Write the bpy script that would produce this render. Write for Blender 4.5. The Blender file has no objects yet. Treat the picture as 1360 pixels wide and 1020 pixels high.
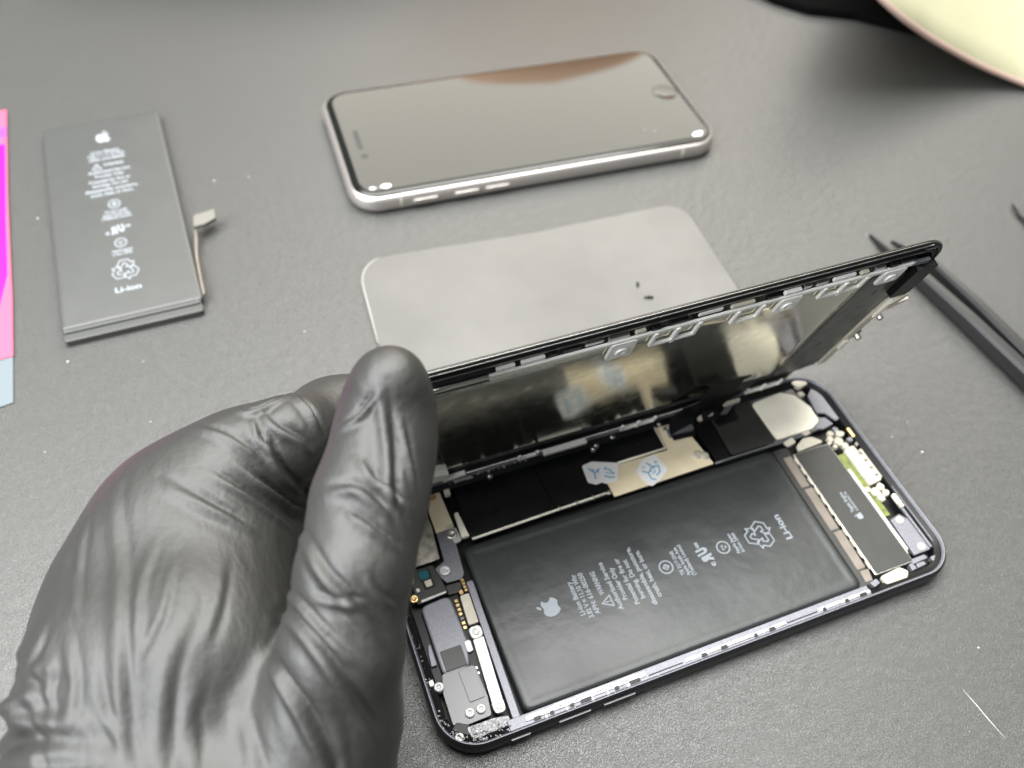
import bpy, bmesh, math, random
import numpy as np
from mathutils import Vector, Matrix
from mathutils.geometry import tessellate_polygon
random.seed(5)
S = 0.01                      # the scene is built in millimetres, 1 mm = 0.01 unit
scene = bpy.context.scene
COL = scene.collection

# ---------------------------------------------------------------- camera
cam = bpy.data.cameras.new('camera'); camo = bpy.data.objects.new('camera', cam); COL.objects.link(camo)
Fv = Vector((0.25553831, 0.57027415, -0.78069685)); Rv = Vector((0.93310403, -0.35680646, 0.04478861)); Uv = Rv.cross(Fv)
m = Matrix((Rv, Uv, -Fv)).transposed().to_4x4(); m.translation = Vector((-15.913, -58.570, 230.549)) * S
camo.matrix_world = m
cam.sensor_width = 36; cam.lens = 30.584; cam.clip_start = 0.05; cam.clip_end = 200
cam.dof.use_dof = True; cam.dof.focus_distance = 2.15; cam.dof.aperture_fstop = 1.2; cam.dof.aperture_blades = 0
scene.camera = camo

# ---------------------------------------------------------------- room light
w = bpy.data.worlds.new('World'); scene.world = w; w.use_nodes = True
bg = w.node_tree.nodes['Background']; bg.inputs[0].default_value = (0.93, 0.97, 1.0, 1); bg.inputs[1].default_value = 0.04
def area(name, loc, target, sx, sy, power, color):
    l = bpy.data.lights.new(name, 'AREA'); l.shape = 'RECTANGLE'; l.size = sx * S; l.size_y = sy * S
    l.energy = power; l.color = color
    o = bpy.data.objects.new(name, l); COL.objects.link(o)
    o.location = Vector(loc) * S
    o.rotation_euler = (Vector(target) * S - o.location).to_track_quat('-Z', 'Y').to_euler()
    return o
# a large bright ceiling panel beyond the table, a smaller one overhead
area('ceiling_light_far', (900, 1350, 1250), (100, 80, 0), 1700, 1300, 930, (1.0, 0.95, 0.83))
area('ceiling_light_near', (-100, 470, 1400), (-100, 400, 0), 1900, 1060, 2150, (1.0, 1.0, 0.98))
area('window_light_left', (-950, -130, 850), (0, 60, 0), 1000, 900, 1020, (0.96, 0.99, 1.0))
scene.view_settings.view_transform = 'Standard'; scene.view_settings.look = 'None'
scene.view_settings.exposure = 1.68; scene.view_settings.gamma = 1
scene.render.engine = 'CYCLES'

# ---------------------------------------------------------------- helpers
def thing(name, label, cat, loc=(0, 0, 0), rotz=0, group=None):
    o = bpy.data.objects.new(name, None); COL.objects.link(o)
    o.location = Vector(loc) * S; o.rotation_euler = (0, 0, rotz); o.empty_display_size = 0.05
    o['label'] = label; o['category'] = cat
    if group: o['group'] = group
    return o
def tag(o, label=None, cat=None, group=None, kind=None):
    if label: o['label'] = label
    if cat: o['category'] = cat
    if group: o['group'] = group
    if kind: o['kind'] = kind
    return o
def link(name, verts, faces, mat, parent=None, smooth=False, loc=None):
    me = bpy.data.meshes.new(name)
    me.from_pydata([(v[0] * S, v[1] * S, v[2] * S) for v in verts], [], faces); me.validate(); me.update()
    if mat: me.materials.append(mat)
    if smooth:
        for p in me.polygons: p.use_smooth = True
    o = bpy.data.objects.new(name, me); COL.objects.link(o)
    if parent: o.parent = parent
    if loc: o.location = Vector(loc) * S
    return o
class MB:
    """collects simple solids, then links them as one mesh"""
    def __init__(s): s.v = []; s.f = []
    def add(s, v, f):
        n = len(s.v); s.v += [tuple(a) for a in v]; s.f += [tuple(i + n for i in g) for g in f]; return s
    def build(s, name, mat, parent=None, smooth=False): return link(name, s.v, s.f, mat, parent, smooth)
def area2(P): return sum(P[i][0] * P[(i + 1) % len(P)][1] - P[(i + 1) % len(P)][0] * P[i][1] for i in range(len(P)))
def roundpoly(P, r, n=4):
    """round the corners of a polygon"""
    P = [Vector(p[:2]) for p in P]
    if area2(P) < 0: P = P[::-1]
    out = []; N = len(P)
    rs = r if isinstance(r, (list, tuple)) else [r] * N
    for i in range(N):
        a, b, c = P[i - 1], P[i], P[(i + 1) % N]; u = (a - b); v = (c - b); lu, lv = u.length, v.length
        if lu < 1e-6 or lv < 1e-6: continue
        u /= lu; v /= lv; ang = u.angle(v); d = min(rs[i] / max(math.tan(ang / 2), .05), lu * .48, lv * .48)
        if rs[i] <= 0 or ang > 3.05: out.append(tuple(b)); continue
        p0, p1 = b + u * d, b + v * d
        for k in range(n + 1):
            t = k / n; q = p0.lerp(b, t).lerp(b.lerp(p1, t), t); out.append(tuple(q))
    return out
def inset(P, d):
    N = len(P); out = []
    for i in range(N):
        a, b, c = Vector(P[i - 1]), Vector(P[i]), Vector(P[(i + 1) % N])
        e1 = (b - a); e2 = (c - b)
        if e1.length < 1e-7: e1 = e2
        if e2.length < 1e-7: e2 = e1
        e1.normalize(); e2.normalize(); n1 = Vector((-e1.y, e1.x)); n2 = Vector((-e2.y, e2.x))
        m = n1 + n2
        m = n1 if m.length < 1e-6 else m / max(m.length_squared / 2, .5)
        out.append(tuple(b + m * d))
    return out
def prism_data(P, z0, z1, bev=.15):
    if area2(P) < 0: P = P[::-1]
    N = len(P); h = abs(z1 - z0); bev = min(bev, h * .45)
    rings = [(P, z0)]
    if bev > 0: rings += [(P, z1 - bev), (inset(P, bev * .3), z1 - bev * .3), (inset(P, bev), z1)]
    else: rings += [(P, z1)]
    v = []; f = []
    for R, z in rings: v += [(x, y, z) for x, y in R]
    for k in range(len(rings) - 1):
        for i in range(N):
            j = (i + 1) % N; f.append((k * N + i, k * N + j, (k + 1) * N + j, (k + 1) * N + i))
    f.append(tuple(range((len(rings) - 1) * N, len(rings) * N))); f.append(tuple(range(N - 1, -1, -1)))
    return v, f
def prism(name, P, z0, z1, mat, parent=None, r=0, bev=.15, n=4):
    if r: P = roundpoly(P, r, n)
    v, f = prism_data(P, z0, z1, bev)
    return link(name, v, f, mat, parent)
def rect(x0, y0, x1, y1): return [(x0, y0), (x1, y0), (x1, y1), (x0, y1)]
def box(name, x0, y0, z0, x1, y1, z1, mat, parent=None, r=0, bev=.12): return prism(name, rect(x0, y0, x1, y1), z0, z1, mat, parent, r, bev)
def rr(x0, y0, x1, y1, r, n=10):
    out = []
    for cx, cy, a in ((x1 - r, y0 + r, -90), (x1 - r, y1 - r, 0), (x0 + r, y1 - r, 90), (x0 + r, y0 + r, 180)):
        for k in range(n + 1):
            t = math.radians(a + 90 * k / n); out.append((cx + r * math.cos(t), cy + r * math.sin(t)))
    return out
def loft(name, rings, mat, parent=None, cap0=False, cap1=False, smooth=True, closed=False):
    N = len(rings[0]); v = [p for R in rings for p in R]; f = []
    K = len(rings)
    for k in range(K - 1 + (1 if closed else 0)):
        k2 = (k + 1) % K
        for i in range(N):
            j = (i + 1) % N; f.append((k * N + i, k * N + j, k2 * N + j, k2 * N + i))
    if cap1: f.append(tuple(range((K - 1) * N, K * N)))
    if cap0: f.append(tuple(range(N - 1, -1, -1)))
    o = link(name, v, f, mat, parent, smooth)
    return o
def rings_rr(L, W, r, prof, n=10, ox=0, oy=0):
    return [[(x + ox, y + oy, z) for x, y in rr(d, d, L - d, W - d, max(r - d, .4), n)] for d, z in prof]
def lathe(prof, cx, cy, n=20):
    v = []; f = []; K = len(prof)
    for r, z in prof:
        for i in range(n):
            a = 2 * math.pi * i / n; v.append((cx + r * math.cos(a), cy + r * math.sin(a), z))
    for k in range(K - 1):
        for i in range(n):
            j = (i + 1) % n; f.append((k * n + i, k * n + j, (k + 1) * n + j, (k + 1) * n + i))
    f.append(tuple(range((K - 1) * n, K * n)))
    return v, f
def screw(x, y, z, r, mat, parent, h=.7):
    """round screw head with a raised rim and a small sunk socket"""
    v, f = lathe([(r, z - h), (r, z - .15), (r * .9, z), (r * .45, z + .04), (r * .36, z - .22), (r * .1, z - .25)], x, y)
    return link('screw', v, f, mat, parent, True)
def tube(pts, r, n=8):
    """round bar along a path; r a number or a list"""
    pts = [Vector(p) for p in pts]; K = len(pts); rs = r if isinstance(r, (list, tuple)) else [r] * K
    v = []; f = []; up = Vector((0, 0, 1))
    for i, p in enumerate(pts):
        t = (pts[min(i + 1, K - 1)] - pts[max(i - 1, 0)]).normalized()
        a = t.cross(up)
        if a.length < .05: a = t.cross(Vector((1, 0, 0)))
        a.normalize(); b = a.cross(t)
        for k in range(n):
            q = 2 * math.pi * k / n; v.append(tuple(p + (a * math.cos(q) + b * math.sin(q)) * rs[i]))
    for i in range(K - 1):
        for k in range(n):
            l = (k + 1) % n; f.append((i * n + k, i * n + l, (i + 1) * n + l, (i + 1) * n + k))
    f.append(tuple(range(n - 1, -1, -1))); f.append(tuple(range((K - 1) * n, K * n)))
    return v, f
def smoothpath(pts, n=6):
    """Catmull-Rom through the points"""
    P = [Vector(p) for p in pts]; P = [P[0] * 2 - P[1]] + P + [P[-1] * 2 - P[-2]]; out = []
    for i in range(1, len(P) - 2):
        for k in range(n):
            t = k / n; a, b, c, d = P[i - 1:i + 3]
            out.append(.5 * ((2 * b) + (c - a) * t + (2 * a - 5 * b + 4 * c - d) * t * t + (-a + 3 * b - 3 * c + d) * t ** 3))
    out.append(P[-2]); return out
def stroke(P, wd, closed=False):
    """flat ribbon polygons in 2D along a polyline"""
    q = []; N = len(P)
    for i in range(N if closed else N - 1):
        a, b = Vector(P[i]), Vector(P[(i + 1) % N]); t = (b - a)
        if t.length < 1e-6: continue
        t.normalize(); n = Vector((-t.y, t.x)) * wd / 2; e = t * wd * .35
        q.append([tuple(a - e - n), tuple(b + e - n), tuple(b + e + n), tuple(a - e + n)])
    return q

# ---------------------------------------------------------------- materials
def mat(name, col, rough=.5, metal=0, spec=.5, bump=None, var=None, coat=0, rvar=None, aniso=None, sheen=0):
    """bump=(scale, strength, distance); var=(scale, amount); rvar=(scale, lo, hi)"""
    mt = bpy.data.materials.new(name); mt.use_nodes = True; nt = mt.node_tree; b = nt.nodes['Principled BSDF']
    b.inputs['Base Color'].default_value = (*col, 1); b.inputs['Roughness'].default_value = rough
    b.inputs['Metallic'].default_value = metal; b.inputs['Specular IOR Level'].default_value = spec
    b.inputs['Coat Weight'].default_value = coat; b.inputs['Sheen Weight'].default_value = sheen
    tc = nt.nodes.new('ShaderNodeTexCoord')
    def noise(scale, detail=4):
        n = nt.nodes.new('ShaderNodeTexNoise'); n.inputs['Scale'].default_value = scale; n.inputs['Detail'].default_value = detail
        nt.links.new(tc.outputs['Object'], n.inputs['Vector']); return n
    if var:
        n = noise(var[0], 6); r = nt.nodes.new('ShaderNodeValToRGB'); nt.links.new(n.outputs['Fac'], r.inputs['Fac'])
        r.color_ramp.elements[0].position = .35; r.color_ramp.elements[1].position = .65
        r.color_ramp.elements[0].color = (*[c * (1 - var[1]) for c in col], 1); r.color_ramp.elements[1].color = (*[min(1, c * (1 + var[1])) for c in col], 1)
        nt.links.new(r.outputs['Color'], b.inputs['Base Color'])
    if rvar:
        n = noise(rvar[0], 5); r = nt.nodes.new('ShaderNodeMapRange'); nt.links.new(n.outputs['Fac'], r.inputs['Value'])
        r.inputs['From Min'].default_value = .3; r.inputs['From Max'].default_value = .7
        r.inputs['To Min'].default_value = rvar[1]; r.inputs['To Max'].default_value = rvar[2]
        nt.links.new(r.outputs['Result'], b.inputs['Roughness'])
    if bump:
        n = noise(bump[0], 5); bp = nt.nodes.new('ShaderNodeBump'); bp.inputs['Strength'].default_value = bump[1]
        bp.inputs['Distance'].default_value = bump[2] * S; nt.links.new(n.outputs['Fac'], bp.inputs['Height'])
        nt.links.new(bp.outputs['Normal'], b.inputs['Normal'])
    return mt
M = {}
M['steel'] = mat('brushed_steel', (.62, .61, .58), .34, 1, bump=(120, .25, .1))
M['white_metal'] = mat('bright_metal', (.60, .60, .58), .45, .3, bump=(150, .3, .1), var=(90, .08))
M['lav'] = mat('anodised_aluminium', (.19, .19, .215), .45, .4, var=(140, .10), bump=(300, .2, .05))
M['worn'] = mat('worn_adhesive_metal', (.34, .34, .35), .4, .5, var=(110, .4), bump=(160, .9, .5))
M['cream'] = mat('cream_shield_metal', (.97, .91, .77), .45, .08, bump=(60, .15, .1), var=(12, .06))
M['shield'] = mat('tan_shield_metal', (.95, .82, .58), .42, .1, bump=(60, .15, .1), var=(12, .05))
M['cream2'] = mat('pale_plastic', (.55, .51, .42), .45, 0, bump=(70, .3, .2), var=(30, .08))
M['gold'] = mat('gold_contact', (.85, .62, .30), .3, 1)
M['blackmetal'] = mat('black_anodised_shell', (.012, .012, .014), .32, 0, .5)
M['black'] = mat('black_plastic', (.004, .004, .0045), .42, 0, .35)
M['blacktape'] = mat('black_film', (.004, .005, .005), .30, 0, .35, bump=(25, .1, .2), rvar=(20, .24, .4))
M['darkgrey'] = mat('dark_grey_cover', (.035, .035, .033), .42, .2, bump=(200, .25, .05), var=(30, .08))
M['bracket'] = mat('grey_bracket', (.16, .16, .165), .45, .5, bump=(220, .3, .05))
M['battery'] = mat('battery_wrap', (.024, .027, .027), .33, 0, .5, bump=(9, .5, .6), rvar=(4, .28, .40))
M['battery2'] = mat('old_battery_wrap', (.060, .062, .060), .40, 0, .75, bump=(14, .12, .3), var=(10, .04))
M['ink'] = mat('pale_blue_print', (.30, .33, .36), .6, 0, .3)
M['glass'] = mat('screen_glass', (.009, .010, .009), .05, 0, .5, coat=.3)
M['blur_line'] = mat('polished_edge', (.16, .16, .17), .35, 1)
M['plate'] = mat('lcd_back_plate', (.80, .77, .66), .15, 1, bump=(7, .05, .4), rvar=(30, .11, .2))
M['shelf'] = mat('dark_film_shelf', (.11, .11, .105), .35, .4, rvar=(30, .3, .45))
M['frame_pink'] = mat('pale_rose_aluminium', (.60, .56, .53), .34, .8)
M['sticker'] = mat('white_sticker', (.95, .95, .95), .5, 0)
M['blue'] = mat('blue_ink', (.08, .35, .60), .5)
M['rail'] = mat('scraped_rail_metal', (.42, .42, .43), .42, .4, var=(70, .35), bump=(120, .6, .15))
M['tabs'] = mat('plated_tab', (.93, .92, .88), .45, .15, bump=(150, .2, .05))
M['sheet_shade'] = mat('matte_black_shade', (.004, .004, .004), 1, 0, 0)  # lightless black, stands in for shade beneath the yellow sheet
M['foam'] = mat('tan_adhesive_strip', (.20, .17, .14), .5, 0, bump=(60, .2, .2), var=(25, .1))
M['foam2'] = mat('dull_connector', (.16, .155, .135), .5)
M['green'] = mat('green_board', (.16, .20, .03), .4, 0, var=(60, .4))
M['teal'] = mat('teal_lens', (.02, .12, .14), .12, 0, .7)
M['frost'] = mat('frosted_grey_plate', (.103, .101, .096), .40, 0, .5, var=(2.6, .10), bump=(8, .05, .3), rvar=(9, .32, .48))
M['frost_edge'] = mat('pale_cut_edge', (.30, .30, .28), .4, 0)

def table_material():
    mt = bpy.data.materials.new('black_leatherette'); mt.use_nodes = True; nt = mt.node_tree; b = nt.nodes['Principled BSDF']
    tc = nt.nodes.new('ShaderNodeTexCoord')
    nz = nt.nodes.new('ShaderNodeTexNoise'); nz.inputs['Scale'].default_value = 30; nz.inputs['Detail'].default_value = 3
    nt.links.new(tc.outputs['Object'], nz.inputs['Vector'])
    mx = nt.nodes.new('ShaderNodeMixRGB'); mx.inputs['Fac'].default_value = .035
    nt.links.new(tc.outputs['Object'], mx.inputs['Color1']); nt.links.new(nz.outputs['Color'], mx.inputs['Color2'])
    vo = nt.nodes.new('ShaderNodeTexVoronoi'); vo.feature = 'DISTANCE_TO_EDGE'; vo.inputs['Scale'].default_value = 165
    nt.links.new(mx.outputs['Color'], vo.inputs['Vector'])
    r = nt.nodes.new('ShaderNodeMapRange'); r.inputs['From Max'].default_value = .12; nt.links.new(vo.outputs['Distance'], r.inputs['Value'])
    r.interpolation_type = 'SMOOTHSTEP'
    fine = nt.nodes.new('ShaderNodeTexNoise'); fine.inputs['Scale'].default_value = 160; fine.inputs['Detail'].default_value = 4
    nt.links.new(tc.outputs['Object'], fine.inputs['Vector'])
    big = nt.nodes.new('ShaderNodeTexNoise'); big.inputs['Scale'].default_value = 14; big.inputs['Detail'].default_value = 6
    nt.links.new(tc.outputs['Object'], big.inputs['Vector'])
    a = nt.nodes.new('ShaderNodeMath'); a.operation = 'MULTIPLY_ADD'; a.inputs[1].default_value = .9
    nt.links.new(fine.outputs['Fac'], a.inputs[0]); nt.links.new(r.outputs['Result'], a.inputs[2])
    a2 = nt.nodes.new('ShaderNodeMath'); a2.operation = 'MULTIPLY_ADD'; a2.inputs[1].default_value = 1.5
    nt.links.new(big.outputs['Fac'], a2.inputs[0]); nt.links.new(a.outputs[0], a2.inputs[2])
    bp = nt.nodes.new('ShaderNodeBump'); bp.inputs['Strength'].default_value = .6; bp.inputs['Distance'].default_value = .075 * S
    nt.links.new(a2.outputs[0], bp.inputs['Height']); nt.links.new(bp.outputs['Normal'], b.inputs['Normal'])
    b.inputs['Base Color'].default_value = (.050, .050, .047, 1); b.inputs['Roughness'].default_value = .40
    b.inputs['Specular IOR Level'].default_value = .85
    return mt
M['table'] = table_material()
def glove_material():
    mt = mat('black_nitrile', (.026, .026, .024), .52, 0, .75)
    nt = mt.node_tree; b = nt.nodes['Principled BSDF']; tc = nt.nodes['Texture Coordinate']
    def noise(scale, detail, stretch=None, rot=0):
        n = nt.nodes.new('ShaderNodeTexNoise'); n.inputs['Scale'].default_value = scale; n.inputs['Detail'].default_value = detail
        mp = nt.nodes.new('ShaderNodeMapping'); mp.inputs['Scale'].default_value = stretch or (1, 1, 1); mp.inputs['Rotation'].default_value = (0, 0, rot)
        nt.links.new(tc.outputs['Object'], mp.inputs['Vector']); nt.links.new(mp.outputs['Vector'], n.inputs['Vector']); return n
    f = noise(90, 4); g = noise(24, 4, (1, .4, 1), .5)
    b1 = nt.nodes.new('ShaderNodeBump'); b1.inputs['Strength'].default_value = .5; b1.inputs['Distance'].default_value = .12 * S
    b2 = nt.nodes.new('ShaderNodeBump'); b2.inputs['Strength'].default_value = .75; b2.inputs['Distance'].default_value = .6 * S
    nt.links.new(f.outputs['Fac'], b1.inputs['Height']); nt.links.new(g.outputs['Fac'], b2.inputs['Height'])
    nt.links.new(b2.outputs['Normal'], b1.inputs['Normal']); nt.links.new(b1.outputs['Normal'], b.inputs['Normal'])
    return mt
M['glove'] = glove_material()

# ---------------------------------------------------------------- the table top
v, f = prism_data(rect(-700, -420, 1100, 900), -30, 0, 2)
tag(link('table_top', v, f, M['table']), kind='structure')
tt_ = bpy.data.objects['table_top']
v, f = tube([(137.6, -29, .02), (138.4, -34, .04), (138.9, -38, .03), (139.8, -43.5, .02)], [.02, .055, .06, .02], 5); link('scratch', v, f, M['sticker'], tt_, True)
# light dust lying on the leatherette
random.seed(11)
v = []; f = []
spots = [(-78.7, 167.3), (-4.1, 246.3), (-17.5, 248), (-55.8, 132.9), (222.6, 135.4), (179.8, 51.5), (138.2, 40.9), (179.2, 212.8), (12, 71.1), (149.7, -20.9), (-84.8, 245.5), (-87.5, 131.6), (-55.2, 159.3), (-1, 155.5), (176.9, 39.6), (171, 48), (158.9, 10.9)]
spots += [(random.uniform(-90, 330), random.uniform(-60, 300)) for _ in range(16)]
for i, (x, y) in enumerate(spots):
    r = random.uniform(.25, .5) if i < 17 else random.uniform(.08, .22)
    a = random.uniform(0, 6.3); n = len(v)
    for k in range(6):
        q = a + k * math.pi / 3; rr_ = r * random.uniform(.5, 1.2); v.append((x + rr_ * math.cos(q), y + rr_ * math.sin(q) * .6, .06))
    v.append((x, y, .06 + r * .5)); f += [(n + k, n + (k + 1) % 6, n + 6) for k in range(6)]
tag(link('dust', v, f, M['sticker']), 'tiny pale specks of dust scattered on the black leatherette', 'dust', kind='stuff')

# ---------------------------------------------------------------- prints
def text_polys(body, bold=.02):
    c = bpy.data.curves.new('t', 'FONT'); c.body = body; c.offset = bold; c.resolution_u = 3
    o = bpy.data.objects.new('t', c); COL.objects.link(o)
    me = bpy.data.meshes.new_from_object(o.evaluated_get(bpy.context.evaluated_depsgraph_get()))
    v = [(a.co.x, a.co.y) for a in me.vertices]; f = [tuple(p.vertices) for p in me.polygons]
    bpy.data.objects.remove(o); bpy.data.curves.remove(c); bpy.data.meshes.remove(me)
    return v, f
APPLE = [(.50, .69), (.60, .735), (.70, .755), (.80, .73), (.885, .66), (.80, .60), (.755, .52), (.75, .44), (.785, .35), (.85, .29), (.925, .25), (.89, .15), (.82, .05), (.74, -.01), (.67, -.015), (.59, .02), (.50, .035), (.41, .02), (.33, -.015), (.26, 0), (.17, .09), (.10, .21), (.06, .36), (.07, .52), (.13, .65), (.22, .73), (.31, .755), (.40, .735)]
LEAF = [(.49, .79), (.51, .88), (.59, .97), (.69, 1.0), (.69, .90), (.61, .81)]
class Print:
    """flat print; local frame: x = reading direction, y = up"""
    def __init__(s, ox, oy, ang, sx=1, sy=1): s.o = (ox, oy); s.c = math.cos(ang); s.s = math.sin(ang); s.sx = sx; s.sy = sy; s.m = MB()
    def T(s, x, y): x *= s.sx; y *= s.sy; return (s.o[0] + x * s.c - y * s.s, s.o[1] + x * s.s + y * s.c)
    def poly(s, P, z):
        P = [tuple(p) for p in P]
        tri = tessellate_polygon([[Vector((x, y, 0)) for x, y in P]])
        s.m.add([(*s.T(x, y), z) for x, y in P], [tuple(t) for t in tri])
    def text(s, body, x0, x1, y, h, z, bold=.032, flip=False, shear=0):
        v, f = text_polys(body, bold); a = min(p[0] for p in v); b = max(p[0] for p in v); k = (x1 - x0) / (b - a); kh = h / .72
        V = []
        for px, py in v:
            X = (px - a) * k
            if flip: X = (x1 - x0) - X
            V.append((*s.T(x0 + X + shear * py * kh, y + py * kh), z))
        s.m.add(V, f)
    def circle(s, x, y, r, wd, z, n=28):
        V = []; 
        for k in range(n):
            a = 2 * math.pi * k / n
            V += [(*s.T(x + (r - wd / 2) * math.cos(a), y + (r - wd / 2) * math.sin(a)), z), (*s.T(x + (r + wd / 2) * math.cos(a), y + (r + wd / 2) * math.sin(a)), z)]
        s.m.add(V, [(2 * k, 2 * k + 1, (2 * k + 3) % (2 * n), (2 * k + 2) % (2 * n)) for k in range(n)])
    def lines(s, P, wd, z, closed=False):
        for i, q in enumerate(stroke(P, wd, closed)): s.m.add([(*s.T(x, y), z + .004 * (i % 3)) for x, y in q], [(0, 1, 2, 3)])
def battery_print(name, ox, oy, ang, sx, sy, z, parent):
    """lettering of the battery, reading along +x, lines running down -y; origin = middle of the logo"""
    p = Print(ox, oy, ang, sx, sy)
    def flush(nm):
        if p.m.v: p.m.build(nm, M['ink'], parent)
        p.m = MB()
    def L(t, x0, x1, d, h=1.45): p.text(t, x0, x1, -d, h, z); flush('text_line')
    c = 0
    L('Li-ion Battery', -5.3, 5.2, 8.5); L('3.82 V \u23d3 11.10 Whr'.replace('\u23d3', '='), -6.7, 6.9, 10.5); L('APN: 616-00250', -6.4, 6.7, 12.6)
    L('WARNING', -1.6, 5.8, 16.0)
    p.lines([(-5.6, -17.1), (-2.3, -17.1), (-3.95, -14.2)], .38, z, True); p.lines([(-3.95, -15.2), (-3.95, -16.2)], .3, z); p.lines([(-3.95, -16.55), (-3.95, -16.7)], .3, z); flush('warning_mark')
    L('Authorized Service', -7.4, 7.7, 19.3); L('Provider Only', -5.1, 5.2, 21.6); L('Potential for fire or', -7.4, 7.3, 24.2)
    L('burning. Do not', -6.4, 6.1, 26.4); L('disassemble, puncture,', -9.3, 9.3, 28.8); L('crush, heat, or burn.', -7.6, 7.6, 31.0)
    p.circle(0, -36.2, 1.95, .4, z); p.lines([(-.85, -36.2), (0, -35.3), (.85, -36.2), (0, -37.1)], .38, z, True); p.lines([(0, -35.9), (0, -36.5)], .3, z); flush('round_mark')
    L('TIS 2217-2548', -3.9, 4.0, 40.3, 1.1); L('Apple South Asia', -4.6, 4.8, 41.8, 1.1); L('(Thailand) Limited', -5.0, 5.1, 43.3, 1.1)
    p.text('c', -4.4, -3.1, -50.3, 1.7, z, .05); p.text('R', -2.7, -.3, -50.4, 3.1, z, .07, True, -.15); p.text('U', .1, 2.2, -49.8, 3.1, z, .07, False, -.15); p.text('us', 2.3, 4.2, -48.3, 1.4, z, .04); flush('approval_mark')
    p.circle(0, -55.0, 1.9, .4, z); p.text('PS', -.9, .9, -55.1, .7, z, .03); p.text('E', -.4, .4, -56.1, .7, z, .03); flush('round_mark')
    L('Apple Japan', -3.4, 3.5, 58.9, 1.0); L('Li-ion 2900', -3.2, 3.3, 60.4, 1.0)
    for k in range(3):
        a = math.radians(120 * k + 90)
        def R(x, y): return (x * math.cos(a - math.pi / 2) - y * math.sin(a - math.pi / 2), -67.3 + x * math.sin(a - math.pi / 2) + y * math.cos(a - math.pi / 2))
        p.lines([R(-2.7, 1.7), R(-1.3, 4.3), R(1.3, 4.3), R(2.3, 2.6), R(3.2, 3.1), R(2.6, .7), R(.3, 1.2), R(1.1, 1.8), R(.4, 2.9), R(-.3, 2.9), R(-1.3, 1.0)], .36, z, True)
    flush('recycling_mark')
    L('Li-ion', -4.2, 4.2, 76.3, 2.1)
    q = Print(ox, oy, ang, sx, sy); u = 6.3
    q.poly([((x - .5) * u, (y - .42) * u) for x, y in APPLE], z); q.poly([((x - .5) * u, (y - .42) * u) for x, y in LEAF], z)
    q.m.build('logo', M['ink'], parent)

# ---------------------------------------------------------------- the opened phone
L0, W0 = 158.2, 77.9
ph = thing('opened_phone', 'opened black smartphone showing its battery and circuits, display lifted by the gloved hand', 'phone')
prof = [(3.0, .05), (1.5, .25), (.5, .95), (.08, 2.0), (0, 3.2), (.02, 4.6), (.2, 5.6), (.55, 6.25), (.8, 6.45)]
hs = loft('housing', rings_rr(L0, W0, 11.5, prof, 12), M['blackmetal'], ph, cap0=True)
rm = loft('rim', rings_rr(L0, W0, 11.5, [(.8, 6.45), (.95, 6.5), (1.15, 6.42), (1.2, 6.0), (1.5, 5.75)], 12), M['lav'], ph)
lg = loft('ledge', rings_rr(L0, W0, 11.5, [(1.5, 5.75), (1.7, 5.45), (3.3, 5.1), (3.5, 4.9), (3.55, 1.4)], 12), M['black'], ph)
v, f = prism_data(rr(3.4, 3.4, L0 - 3.4, W0 - 3.4, 8), 1.0, 1.5, 0)
link('inner_floor', v, f, M['black'], ph)
# side buttons with polished edges
for x0, x1 in ((17, 22.4), (30, 39.2), (42.6, 51.9)):
    b = box('side_button', x0, -.35, 2.6, x1, .3, 4.6, M['blackmetal'], ph, 0, .1)
    v, f = prism_data(rect(x0 + .2, -.40, x1 - .2, -.2), 4.5, 4.58, 0); link('polished_edge', v, f, M['blur_line'], b)

# battery
bt = loft('battery', rings_rr(104.4, 50.2, 2.6, [(.5, 1.6), (.1, 2.2), (0, 3.4), (.12, 4.3), (.6, 4.85), (1.4, 5.02), (2.6, 5.0), (3.2, 4.9), (4.2, 4.92)], 6, 22.6, 4.4), M['battery'], ph, cap1=True)
battery_print('printed_label', 39.6, 29.1, math.pi / 2, 1, 1, 4.98, bt)
# adhesive pull strips and flap at the battery's end
fl = prism('flex_flap', [(127.2, 54), (132.3, 54), (130.9, 4.6), (125.6, 4.6)], 3.6, 4.3, M['darkgrey'], ph, .4)
for a, b in ((5.5, 9), (9.6, 22.5), (23.2, 38.3), (39, 50.5)):
    x = 128.6
    prism('adhesive_strip', [(x - .2, a), (x + 2.6 - (a < 9) * .4, a), (x + 3.0, b), (x + .2, b)], 4.32, 4.5, M['foam'], fl, .3, .05)

# near-side rail
rl = box('side_rail', 17.5, 1.45, 5.3, 127, 4.3, 5.95, M['lav'], ph, .3)
box('rail_plate', 22, 2.3, 5.97, 56, 3.7, 6.25, M['rail'], rl, .3, .1)
for x0, x1 in ((30, 35), (36, 47), (48, 53)): box('rail_bar', x0, 3.0, 6.3, x1, 3.8, 6.55, M['white_metal'], rl, .3, .1)
box('rail_plate', 67.5, 2.0, 5.97, 99, 3.0, 6.2, M['rail'], rl, .3, .1)
box('rail_plate', 109.6, 2.0, 5.97, 127, 3.0, 6.2, M['rail'], rl, .3, .1)
for x0, x1 in ((75.5, 78), (82, 87.5), (97, 99), (113, 117), (120.5, 123)): box('rail_bar', x0, 2.1, 6.22, x1, 2.9, 6.4, M['cream2'], rl, .2, .06)
for x, wd in ((25, 1.8), (34.6, 1.0), (47.3, 1.2), (52.5, 3.0), (73.2, 1.6), (79.3, 1.9), (89.2, 1.0), (94.4, 1.8), (111.4, 1.0), (118.9, 1.2), (124.4, 2.2), (29, 1), (38.5, 3)):
    box('rail_slot', x - wd / 2, 1.75, 6.0, x + wd / 2, 2.6, 6.32, M['black'], rl, 0, 0)
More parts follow.
